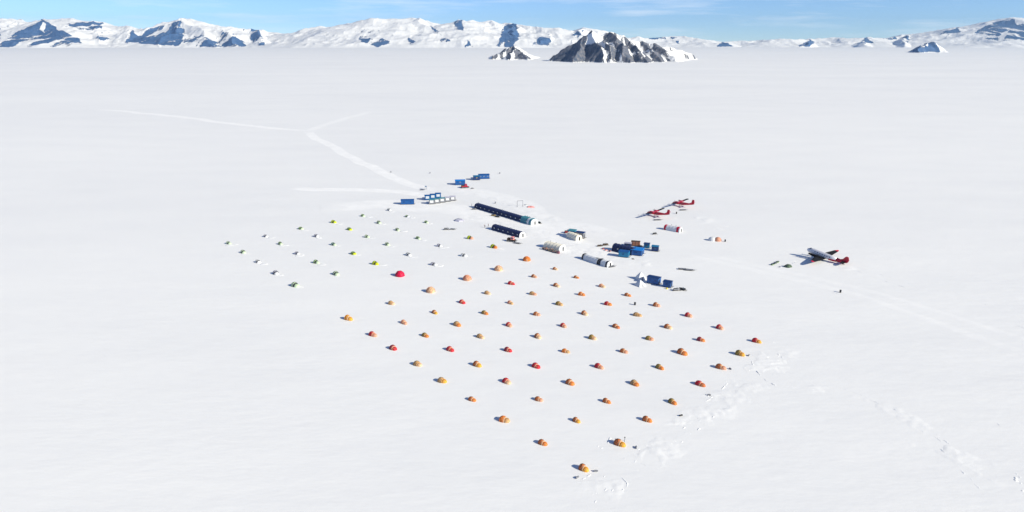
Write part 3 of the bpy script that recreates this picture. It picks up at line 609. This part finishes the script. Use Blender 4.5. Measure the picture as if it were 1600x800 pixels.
sled(993, 384.5, 6.5, -16, 'dark sled carrying the brown cargo box')
# brown cargo box resting on the dark sled
g = G(993, 384.5); t = thing('cargo_box', 'brown cargo box on a dark sled above the blue cabins', 'box', g + Vector((0, 0, .52)), R(-16))
b = MB(); b.box((0, 0, 1.1), (4.6, 1.9, 2.2), bevel=.08); b.build('box', M['wood'], t)
b = MB(); b.box((0, 0, 2.25), (4.8, 2.0, .14)); b.build('lid', M['dkbrown'], t)
for x in (-1.5, 0, 1.5):
    b = MB(); b.box((x, 0, 1.12), (.16, 2.0, 2.26)); b.build('batten', M['dkbrown'], t)
sled(1027, 344, 4.2, 8, 'cargo sled beside the nearer red plane'); sled(1067, 328.5, 4.0, 8, 'cargo sled beside the farther red plane')

def snowmobile(px, py, rz, m, label, s=1.0):
    t = thing('snowmobile', label, 'snowmobile', G(px, py), R(rz), 'snowmobiles around the camp'); t.scale = (s,) * 3
    b = MB(); b.box((.65, 0, .62), (1.3, .8, .5), taper=.75, bevel=.1); b.box((-.1, 0, .5), (2.4, .5, .35), bevel=.06); b.build('body', M[m], t)
    b = MB(); b.box((-.55, 0, .82), (1.3, .42, .26), bevel=.06); b.build('seat', M['dark'], t)
    b = MB(); b.loft([[(.55, -.3, .85), (.55, .3, .85), (.5, .3, .9), (.5, -.3, .9)], [(.2, -.25, 1.25), (.2, .25, 1.25), (.15, .25, 1.25), (.15, -.25, 1.25)]]); b.build('windscreen', M['glass'], t)
    b = MB(); b.box((-.5, 0, .2), (2.2, .45, .36), bevel=.15); b.build('track', M['rubber'], t)
    for s_ in (-1, 1):
        b = MB(); b.box((.95, s_ * .48, .06), (1.1, .16, .06)); b.tube([(1.45, s_ * .48, .06), (1.75, s_ * .48, .22)], .06, 5); b.tube([(.9, s_ * .48, .1), (.8, s_ * .25, .5)], .04, 5); b.build('ski', M['dark'], t)
    b = MB(); b.tube([(.1, -.38, 1.05), (.22, 0, 1.1), (.1, .38, 1.05)], .03, 5); b.build('handlebar', M['dark'], t)
    return t
snowmobile(1023, 366, 20, 'dark', 'dark snowmobile alone left of the red banded white tent')
snowmobile(1057, 454, 15, 'grey', 'grey snowmobile right of the smaller blue cabin', 1.2); snowmobile(1066, 453.5, -20, 'dark', 'dark snowmobile rightmost beside the pair of blue cabins', 1.2)
snowmobile(937, 385, 12, 'dkbrown', 'brown snowmobile left of the navy arched tent'); snowmobile(946, 383.5, 15, 'dkbrown', 'brown snowmobile nearest the navy arched tent', 1.2)
snowmobile(698, 359, 10, 'grey', 'grey snowmobile among the pale tents, parked beside a sled', 1.2); sled(707, 358.5, 2.6, -10, 'short grey sled near the snowmobile among the pale tents')
snowmobile(842, 349, -30, 'dark', 'dark snowmobile off the right end of the longest tent', 1.1); snowmobile(738, 295, 20, 'grey', 'small grey snowmobile right of the red vehicle', .8)
snowmobile(771, 337.5, -15, 'olive', 'olive snowmobile against the near side of the longest tent', 1.1); snowmobile(777, 339.5, -18, 'dark', 'dark snowmobile against the near side of the longest tent', 1.1)
snowmobile(741, 327.5, 10, 'grey', 'grey snowmobile at the left end of the longest tent', 1.0)
for i, (x, y) in enumerate(((943, 389.5), (947, 391.5), (953, 393))): crate(x, y, (1.1, .8, .6), 20 * i, ['red', 'pink', 'maroon'][i], '%s box on the snow left of the navy arched tent' % ['bright red', 'pale pink', 'maroon'][i], 'small red boxes on the snow')
# tracked snow vehicles
def tracked(px, py, rz, cab, body, label, s=1.0):
    t = thing('tracked_vehicle', label, 'snow vehicle', G(px, py), R(rz), 'tracked snow vehicles'); t.scale = (s,) * 3
    b = MB(); b.box((0, 0, .95), (4.4, 1.7, .5), bevel=.1); b.build('body', M[body], t)
    b = MB(); b.box((.7, 0, 1.85), (1.9, 1.8, 1.35), taper=.82, bevel=.12); c = b.build('cab', M[cab], t)
    b = MB(); b.box((.7, 0, 2.0), (1.95, 1.5, .5), taper=.88); b.box((.7, 0, 2.0), (1.5, 1.86, .5), taper=.9); b.build('window', M['glass'], c)
    b = MB(); b.box((-1.2, 0, 1.45), (1.8, 1.6, .6), bevel=.06); b.build('cargo_bed', M['dkbrown'], t)
    for s_ in (-1, 1):
        b = MB(); b.loft([[(x, s_ * 1.15 + y, z) for x, z in ((-2.1, .1), (1.9, .1), (2.4, .45), (2.1, .8), (-2.1, .8), (-2.4, .45))] for y in (-.35, .35)]); tr = b.build('track', M['rubber'], t)
        b = MB()
        for x in (-1.8, -.9, 0, .9, 1.8): b.tube([(x, s_ * 1.15 + s_ * .3, .42), (x, s_ * 1.15 + s_ * .39, .42)], .28, 10)
        b.build('wheel', M['steel'], tr)
    b = MB(); b.box((2.8, 0, .5), (.12, 2.6, .7)); b.build('blade', M['grey'], t)
    return t
tracked(799, 377, -25, 'pink', 'dkbrown', 'pink cabbed tracked vehicle at the end of the shorter black tent', 1.05)
sled(808, 380.5, 3.4, -25, 'grey sled hitched behind the pink cabbed tracked vehicle')
tracked(726, 293.5, 15, 'redp', 'redp', 'red tracked vehicle in front of the bright blue cabin', 1.15)
tracked(887, 364, 10, 'pink', 'redp', 'pale pink cabbed vehicle at the left of the cream arched tent', .8)
# small upright hut at the left of the far cabins
t = thing('outhouse', 'narrow dark blue upright hut alone on the snow, far left', 'hut', G(665.5, 296), R(5))
b = MB(); b.box((0, 0, 1.2), (1.1, 1.1, 2.4), bevel=.04); b.build('wall', M['deep'], t); b = MB(); b.box((0, 0, 2.45), (1.35, 1.35, .12)); b.build('roof', M['teal'], t); b = MB(); b.box((0, -.58, 1.1), (.8, .06, 1.9)); b.build('door', M['lgrey'], t)
sled(659, 297, 2.4, 0, 'small sled beside the narrow dark blue hut')
# goal like frame and folded pink tarpaulin
t = thing('gantry_frame', 'tall thin grey goal shaped frame behind the longest tent', 'frame', G(812.5, 322.5), R(14))
b = MB()
for s_ in (-1, 1): b.tube([(s_ * 1.9, 0, 0), (s_ * 1.9, 0, 3.8)], .14, 6)
b.build('upright', M['grey'], t); b = MB(); b.tube([(-2.0, 0, 3.8), (2.0, 0, 3.8)], .14, 6); b.build('crossbar', M['grey'], t)
b = MB()
for s_ in (-1, 1): b.tube([(s_ * 1.9, -1.1, .05), (s_ * 1.9, 1.1, .05)], .1, 6)
b.build('foot', M['grey'], t)
def heap(px, py, L, W, h, m, label, rz=0, cat='tarpaulin', name='tarpaulin_heap', seed=0):
    r = np.random.RandomState(seed); t = thing(name, label, cat, G(px, py), R(rz)); n = 14; jit = [r.uniform(.8, 1.15) for _ in range(n)]
    b = MB(); b.loft([[(math.cos(2 * math.pi * i / n) * L / 2 * k * jit[i], math.sin(2 * math.pi * i / n) * W / 2 * k * jit[(i * 3) % n], h * z * (r.uniform(.8, 1.1) if z else 1)) for i in range(n)] for k, z in ((1, 0), (.9, .45), (.65, .8), (.35, .95), (.05, 1))])
    b.build('sheet', M[m], t)
    b = MB()
    for y in (-W * .15, W * .15): b.tube([(-L * .5, y, .05), (-L * .3, y, h * .75), (0, y, h * 1.06), (L * .3, y, h * .75), (L * .5, y, .05)], .04, 4)
    b.build('rope', M['grey'], t); return t
heap(829, 324, 5.5, 3.0, .9, 'pink', 'pink covered heap right of the goal shaped frame', -15, seed=1)
heap(822, 320.5, 3.0, 2.0, .6, 'lgrey', 'pale grey covered heap between the frame and the pink heap', -15, seed=2)
heap(717, 345, 6.5, 5.0, 1.3, 'lav', 'lavender grey mound under a sheet among the pale tents', -10, seed=3)
heap(1231, 417, 3.8, 3.0, 1.3, 'dgreen', 'dark green covered pile left of the silver plane', 10, seed=4)
heap(1219, 417.5, 1.5, 1.1, .5, 'lav', 'small lavender bundle beside the dark green pile', 10, seed=5)
heap(989, 405, 1.6, .8, .4, 'dkbrown', 'small brown bundle in front of the teal cabin', -20, seed=6)
heap(1042, 451.5, .9, .8, .7, 'yellow', 'small yellow bundle at the foot of the smaller blue cabin', 0, seed=8)
for i in range(3): crate(1207 + i * 4, 414 - i * 2, (1.6, .9, .55), 35, ['crate', 'dgreen', 'crate'][i], '%s of three green crates in a line left of the silver plane' % ['nearest', 'middle', 'farthest'][i], 'green crates in a line')
# orange and grey tent by itself right of the planes
t = thing('dome_tent', 'grey and orange dome tent standing alone right of the banded tent', 'tent', G(1117, 376), R(-15), 'single tents')
b = MB(); b.loft(dome_sections(1.9, 2.2, 2.1, 14, -1.6)); b.build('canopy', M['lgrey'], t)
b = MB(); b.loft(dome_sections(1.9, 2.0, 2.2, 14, 1.6)); b.build('vestibule', M['salmon'], t)
b = MB(); b.box((3.3, -.5, .6), (.3, .8, 1.1)); b.build('door', M['red'], t)
t.scale = (.95,) * 3
def drum(px, py, m, label):
    t = thing('fuel_drum', label, 'drum', G(px, py), 0, 'single drums on the snow')
    b = MB(); b.tube([(0, 0, 0), (0, 0, .3), (0, 0, .32), (0, 0, .6), (0, 0, .62), (0, 0, .9)], [.3, .3, .32, .3, .32, .3], 12); b.build('barrel', M[m], t)
    b = MB(); b.tube([(.15, 0, .9), (.15, 0, .94)], .05, 8); b.build('cap', M['steel'], t)
    t.scale = (1.3,) * 3
for x, y, m, l in ((1133, 377.5, 'dark', 'dark drum just right of the grey and orange dome tent'), (1057, 334, 'dark', 'dark drum between the two red planes'), (611, 269.5, 'grey', 'grey drum near the snow road, far left of the blue cabins'),
                   (781, 271.5, 'grey', 'grey drum right of the farthest blue cabin'), (774, 318, 'grey', 'grey drum behind the middle of the longest tent'), (992, 476.5, 'dark', 'dark drum above the tan tent among the orange tents'),
                   (672, 271, 'grey', 'grey drum beyond the narrow dark blue hut'), (1313, 457, 'dark', 'dark drum alone on the snow, below the large silver plane'), (618, 460 - 384, 'dark', '')):
    if l: drum(x, y, m, l)

# marker post by a near tent
t = thing('marker_post', 'dark short post standing in the snow behind a near tent', 'post', G(976, 690), 0)
b = MB(); b.tube([(0, 0, 0), (0, 0, 1.35)], [.07, .05], 8); b.build('shaft', M['dark'], t); b = MB(); b.box((0, 0, 1.3), (.3, .08, .3)); b.build('blade', M['dark'], t)
# dark bits by the nearest tents
for i, (x, y, l) in enumerate(((931, 737, 'grey duffel bag right of the nearest orange tent'), (902, 747, 'small grey duffel bag below the nearest orange tent'), (994, 700, 'grey duffel bag right of the second nearest tent'), (1141, 577, 'grey duffel bag right of a tent at the right edge'), (1108, 618, 'grey duffel bag on the trampled snow'), (1064, 650, 'dark duffel bag on the trampled snow'), (1170, 556, 'pale grey duffel bag beside the olive tent'))):
    t = thing('duffel_bag', l, 'bag', G(x, y), R(40 * i), 'duffel bags on the snow')
    b = MB(); b.tube([(-.55, 0, .22), (-.45, 0, .24), (.45, 0, .24), (.55, 0, .22)], [.12, .24, .24, .12], 10); b.build('bag', M['grey' if i != 5 else 'dark'], t)
    b = MB(); b.tube([(-.25, 0, .47), (0, .03, .6), (.25, 0, .47)], .02, 4); b.build('handle', M['dark'], t)

# ------------------------------------------------------------------ people
def person(px, py, rz, jacket, label):
    t = thing('person', label, 'person', G(px, py), R(rz), 'people standing by the tents')
    J = {'pel': (0, 0, .95), 'ch': (0, 0, 1.3), 'nk': (0, 0, 1.5), 'hd': (.02, 0, 1.66), 'ht': (.02, 0, 1.76), 'ls': (0, .19, 1.42), 'le': (.03, .28, 1.15), 'lw': (.12, .3, .92), 'lh': (.16, .3, .84),
         'rs': (0, -.19, 1.42), 're': (.05, -.27, 1.17), 'rw': (.2, -.22, 1.0), 'rh': (.27, -.2, .95), 'lp': (0, .1, .9), 'lk': (.05, .12, .5), 'la': (0, .13, .09), 'lt': (.16, .14, .05),
         'rp': (0, -.1, .9), 'rk': (-.02, -.12, .5), 'ra': (-.08, -.13, .09), 'rt': (.08, -.15, .05)}
    E = [('pel', 'ch'), ('ch', 'nk'), ('nk', 'hd'), ('hd', 'ht'), ('ch', 'ls'), ('ls', 'le'), ('le', 'lw'), ('lw', 'lh'), ('ch', 'rs'), ('rs', 're'), ('re', 'rw'), ('rw', 'rh'), ('pel', 'lp'), ('lp', 'lk'), ('lk', 'la'), ('la', 'lt'), ('pel', 'rp'), ('rp', 'rk'), ('rk', 'ra'), ('ra', 'rt')]
    RD = dict(pel=.14, ch=.17, nk=.06, hd=.11, ht=.07, ls=.08, le=.055, lw=.04, lh=.045, rs=.08, re=.055, rw=.04, rh=.045, lp=.1, lk=.07, la=.05, lt=.045, rp=.1, rk=.07, ra=.05, rt=.045)
    def skin(name, keys, grow, m, root):
        ks = list(keys); me = bpy.data.meshes.new(name); me.from_pydata([J[k] for k in ks], [(ks.index(a), ks.index(c)) for a, c in E if a in ks and c in ks], [])
        o = bpy.data.objects.new(name, me); COL.objects.link(o); o.parent = t
        md = o.modifiers.new('skin', 'SKIN'); sub = o.modifiers.new('sub', 'SUBSURF'); sub.levels = 1; sub.render_levels = 1
        if not me.skin_vertices: me.attributes.new
        for i, k in enumerate(ks): me.skin_vertices[0].data[i].radius = (RD[k] + grow,) * 2
        me.skin_vertices[0].data[ks.index(root)].use_root = True
        me.materials.append(m); return o
    skin('body', J.keys(), 0, M['skin'], 'pel')
    skin('jacket', ('pel', 'ch', 'nk', 'ls', 'le', 'lw', 'rs', 're', 'rw'), .025, M[jacket], 'ch')
    skin('trousers', ('pel', 'lp', 'lk', 'la', 'lt', 'rp', 'rk', 'ra', 'rt'), .022, M['dark'], 'pel')
    b = MB(); b.loft([[(.01 + math.cos(a) * r_, math.sin(a) * r_, z) for a in [i * .628 for i in range(10)]] for r_, z in ((.125, 1.7), (.13, 1.75), (.1, 1.83), (.03, 1.87))]); b.build('hat', M['dark'], t)
person(763, 354, 30, 'maroon', 'person in a dark purple jacket left of the shorter black tent')
person(757.5, 355.5, -60, 'navy', 'person in dark clothing, leftmost by the shorter black tent')
person(737, 322.5, 10, 'lav', 'person in pale clothing left of the longest black tent')

# ------------------------------------------------------------------ aircraft
def fus(b, st, n=16):
    b.loft([[(x, w * math.cos(2 * math.pi * i / n), z + h * math.sin(2 * math.pi * i / n)) for i in range(n)] for x, z, w, h in st])
def foil(b, secs):
    """secs: (y, xLE, chord, z, thickness)"""
    prof = [(0, 0), (.08, .6), (.3, 1), (.6, .7), (1, .05), (1, -.05), (.6, -.4), (.3, -.55), (.08, -.4)]
    b.loft([[(xl - c * p, y, z + t * q) for p, q in prof] for y, xl, c, z, t in secs])
def prop(b, x, y, z, r, blades=5):
    for k in range(blades):
        a = 2 * math.pi * k / blades + .3; d = Vector((0, math.cos(a), math.sin(a))); e = Vector((0, -math.sin(a), math.cos(a)))
        c = Vector((x, y, z)); rr = []
        for q, w in ((.1, .07), (.5, .13), (.9, .11), (1, .03)):
            p = c + d * r * q; rr.append([p + e * w + Vector((.03, 0, 0)), p - e * w + Vector((.06, 0, 0)), p - e * w - Vector((.03, 0, 0)), p + e * w - Vector((.0, 0, 0))])
        b.loft(rr)
    b.tube([(x - .1, y, z), (x + .15, y, z), (x + .4, y, z)], [.22, .2, .04], 10)
# large silver tail-dragger
gn, gt = G(1257, 399.5), G(1323, 414.5); hd = math.atan2((gn - gt).y, (gn - gt).x); dirv = (gn - gt).normalized()
t = thing('cargo_plane', 'large silver twin engine plane with red tail and black wings', 'plane', (gn + gt) / 2 , hd)
Tm = Matrix.Translation((2.5, 0, 0)) @ Matrix.Rotation(R(-9.5), 4, 'Y') @ Matrix.Translation((-2.5, 0, 0))
b = MB(Tm); fus(b, [(10.2, 2.35, .1, .1), (9.9, 2.4, .55, .6), (9.2, 2.5, .95, 1.0), (8.0, 2.62, 1.15, 1.25), (6, 2.7, 1.25, 1.35), (2, 2.7, 1.25, 1.35), (-2, 2.75, 1.22, 1.3), (-5, 2.9, .98, 1.1)]); fo = b.build('fuselage', M['alu'], t, True)
b = MB(Tm); fus(b, [(-5, 2.9, .985, 1.105), (-7.5, 3.1, .6, .75), (-9.3, 3.25, .28, .42), (-10.3, 3.35, .06, .12)]); b.build('tail_cone', M['redp'], t, True)
b = MB(Tm); fus(b, [(-1.5, 2.35, 1.235, 1.0), (-3, 2.4, 1.18, .98), (-5, 2.6, 1.02, .86)], 16); b.build('red_stripe', M['redp'], t, True)
b = MB(Tm); b.box((8.35, 0, 3.55), (1.1, 1.5, .5), taper=.75, bevel=.1); b.build('windscreen', M['glass'], fo)
for s_ in (-1, 1):
    for i in range(7):
        b = MB(Tm); b.box((5.6 - i * 1.25, s_ * 1.2, 3.15), (.42, .14, .42), bevel=.04); b.build('window', M['glass'], fo)
    b = MB(Tm); foil(b, [(0, 4.2, 4.4, 1.55, .34), (s_ * 3.4, 4.2, 4.3, 1.6, .32), (s_ * 12.6, 1.9, 2.0, 2.5, .14)]); w = b.build('wing', M['black_paint'], t)
    b = MB(Tm); foil(b, [(s_ * 12.6, 1.92, 2.04, 2.5, .16), (s_ * 14.0, 1.2, 1.2, 2.64, .1), (s_ * 14.5, .8, .5, 2.7, .05)]); b.build('wing_tip', M['redp'], w)
    b = MB(Tm); fus_st = [(7.6, .3), (7.0, .52), (5.6, .66), (3.4, .7), (1.2, .45), (.2, .12)]
    b.loft([[(x, s_ * 2.85 + r_ * math.cos(a), 1.75 + r_ * math.sin(a)) for a in [i * .5236 for i in range(12)]] for x, r_ in fus_st]); e = b.build('engine', M['black_paint'], t, True)
    b = MB(Tm); prop(b, 7.7, s_ * 2.85, 1.75, 1.45); b.build('propeller', M['grey'], e)
    b = MB(); b.box((3.0, s_ * 2.85, .12), (3.6, .6, .12)); b.tube([(4.7, s_ * 2.85, .12), (5.2, s_ * 2.85, .4)], [.2, .08], 6); b.tube([(3.2, s_ * 2.85, .15), (3.3, s_ * 2.85, 1.3)], .14, 8); b.build('ski', M['grey'], t)
    b = MB(Tm); foil(b, [(0, -7.6, 2.2, 3.35, .14), (s_ * 3.2, -8.2, 1.6, 3.4, .1), (s_ * 4.1, -8.7, .8, 3.42, .05)]); b.build('tailplane', M['black_paint'], t)
b = MB(Tm); prof = [(-6.2, 3.6), (-7.8, 4.5), (-8.6, 5.9), (-9.2, 6.35), (-10.1, 6.2), (-10.7, 5.0), (-10.6, 3.6)]
b.loft([[(x, y, z) for x, z in prof] for y in (-.12, .12)]); b.build('fin', M['redp'], t)
b = MB(); b.box((-9.0, 0, .1), (1.2, .3, .1)); b.tube([(-9.0, 0, .1), (-9.0, 0, 1.2)], .08, 6); b.build('tail_ski', M['grey'], t)

def otter(nose, tail, label):
    a, c = G(*nose), G(*tail); d = (a - c); hd = math.atan2(d.y, d.x)
    t = thing('ski_plane', label, 'plane', (a + c) / 2, hd, 'red twin engine ski planes')
    b = MB(); fus(b, [(7.9, 1.45, .08, .08), (7.5, 1.5, .4, .4), (6.4, 1.65, .66, .7), (5.2, 1.95, .82, .95), (3, 2.0, .85, 1.0), (0, 2.05, .85, .98), (-3, 2.3, .6, .72), (-6, 2.6, .34, .42), (-7.6, 2.75, .1, .16)], 14); fo = b.build('fuselage', M['redp'], t, True)
    b = MB(); b.box((5.35, 0, 2.55), (.9, 1.35, .6), taper=.8, bevel=.08); b.build('windscreen', M['glass'], fo)
    for s_ in (-1, 1):
        b = MB()
        for i in range(5): b.box((3.6 - i * 1.05, s_ * .82, 2.3), (.55, .12, .45))
        b.build('window', M['glass'], fo)
        b = MB(); foil(b, [(0, 3.1, 2.0, 3.05, .2), (s_ * 3.6, 3.1, 2.0, 3.1, .2)]); b.build('inner_wing', M['redp'], t)
        b = MB(); foil(b, [(s_ * 3.6, 3.1, 2.0, 3.1, .2), (s_ * 9.9, 3.05, 1.9, 3.35, .16)]); w = b.build('wing', M['black_paint'], t)
        b = MB(); b.tube([(1.9, s_ * .8, 1.3), (2.1, s_ * 4.3, 3.0)], .09, 6); b.build('wing_strut', M['redp'], w)
        b = MB(); b.loft([[(x, s_ * 2.9 + r_ * math.cos(q), 2.95 + r_ * math.sin(q)) for q in [i * .628 for i in range(10)]] for x, r_ in ((4.9, .22), (4.5, .36), (3.2, .42), (1.6, .32), (.9, .1))]); e = b.build('engine', M['redp'], t, True)
        b = MB(); prop(b, 4.95, s_ * 2.9, 2.95, 1.25, 3); b.build('propeller', M['grey'], e)
        b = MB(); b.box((1.9, s_ * 1.75, .1), (3.0, .4, .1)); b.tube([(3.3, s_ * 1.75, .1), (3.7, s_ * 1.75, .32)], [.14, .06], 6); b.tube([(1.9, s_ * .7, 1.25), (1.9, s_ * 1.7, .2)], .1, 6); b.build('ski', M['grey'], t)
        b = MB(); foil(b, [(0, -5.9, 1.5, 3.75, .1), (s_ * 3.1, -6.1, 1.2, 3.75, .08)]); b.build('tailplane', M['redp'], t)
    b = MB(); b.loft([[(x, y, z) for x, z in ((-4.9, 2.7), (-6.0, 3.6), (-6.6, 5.7), (-8.0, 5.7), (-8.1, 2.8))] for y in (-.11, .11)]); b.build('fin', M['redp'], t)
    b = MB(); b.box((6.3, 0, .1), (1.6, .35, .1)); b.tube([(6.2, 0, .1), (6.2, 0, 1.2)], .08, 6); b.build('nose_ski', M['grey'], t)
    return t
otter((1011, 335.5), (1045, 342), 'nearer of the two red twin engine ski planes')
otter((1050, 320), (1084, 326), 'farther of the two red twin engine ski planes')

# ------------------------------------------------------------------ air
b = MB(); b.box((0, 8000, 300), (36000, 18000, 640)); hz = b.build('haze', None)
hm = bpy.data.materials.new('haze'); hm.use_nodes = True; hn = hm.node_tree; hn.nodes.remove(hn.nodes['Principled BSDF'])
pv = hn.nodes.new('ShaderNodeVolumePrincipled'); pv.inputs['Color'].default_value = (.42, .68, 1, 1); pv.inputs['Density'].default_value = 2.4e-5; pv.inputs['Anisotropy'].default_value = .3
hn.links.new(pv.outputs[0], hn.nodes['Material Output'].inputs['Volume']); hz.data.materials[0] = hm
tag(hz, 'thin blue air over the whole snowfield', None, kind='stuff')
# ------------------------------------------------------------------ light, sky, camera
SUNV = Vector((.86, -.51, 0)).normalized(); EL = R(27)
w = bpy.data.worlds.new('World'); scene.world = w; w.use_nodes = True; nt = w.node_tree
bg = nt.nodes['Background']; st = nt.nodes.new('ShaderNodeTexSky'); st.sky_type = 'NISHITA'; st.sun_disc = False
st.sun_elevation = EL; st.sun_rotation = math.atan2(SUNV.x, SUNV.y); st.altitude = 3000; st.air_density = .8; st.dust_density = 0.0; st.ozone_density = 2.0
bg.inputs['Strength'].default_value = .10
tc = nt.nodes.new('ShaderNodeTexCoord'); mp = nt.nodes.new('ShaderNodeMapping'); mp.inputs['Scale'].default_value = (3, 3, 34); mp.inputs['Rotation'].default_value = (0, R(-3), R(10))
cn = nt.nodes.new('ShaderNodeTexNoise'); cn.inputs['Scale'].default_value = 2.2; cn.inputs['Detail'].default_value = 6; cn.inputs['Roughness'].default_value = .6
cr = nt.nodes.new('ShaderNodeMapRange'); cr.inputs['From Min'].default_value = .5; cr.inputs['From Max'].default_value = .8; cr.inputs['To Max'].default_value = .45
tint = nt.nodes.new('ShaderNodeMix'); tint.data_type = 'RGBA'; tint.blend_type = 'MULTIPLY'; tint.inputs['Factor'].default_value = 1; tint.inputs['B'].default_value = (.70, .84, 1.02, 1)
cm = nt.nodes.new('ShaderNodeMix'); cm.data_type = 'RGBA'; cm.inputs['B'].default_value = (8.5, 8.8, 9.2, 1)
L_ = nt.links.new; L_(tc.outputs['Generated'], mp.inputs['Vector']); L_(mp.outputs[0], cn.inputs['Vector']); L_(cn.outputs['Fac'], cr.inputs['Value']); L_(st.outputs[0], tint.inputs['A'])
L_(cr.outputs[0], cm.inputs['Factor']); L_(tint.outputs['Result'], cm.inputs['A']); L_(cm.outputs['Result'], bg.inputs['Color'])
sun = bpy.data.lights.new('sun', 'SUN'); sun.energy = 4.6; sun.angle = R(.5); sun.color = (1, .93, .755)
so = bpy.data.objects.new('sun', sun); COL.objects.link(so)
so.rotation_euler = (-(SUNV * math.cos(EL) + Vector((0, 0, math.sin(EL))))).to_track_quat('-Z', 'Y').to_euler()
cam = bpy.data.cameras.new('camera'); co = bpy.data.objects.new('camera', cam); COL.objects.link(co)
cam.sensor_width = 36; cam.lens = 36 * F / 1600; cam.clip_start = 1; cam.clip_end = 200000
co.location = (0, 0, H); co.rotation_euler = (math.pi / 2 - TH, 0, 0); scene.camera = co
scene.render.engine = 'CYCLES'
scene.view_settings.view_transform = 'Standard'; scene.view_settings.look = 'None'; scene.view_settings.exposure = .49; scene.view_settings.gamma = 1
scene.view_settings.use_curve_mapping = False
scene.render.resolution_x = 1024; scene.render.resolution_y = 512
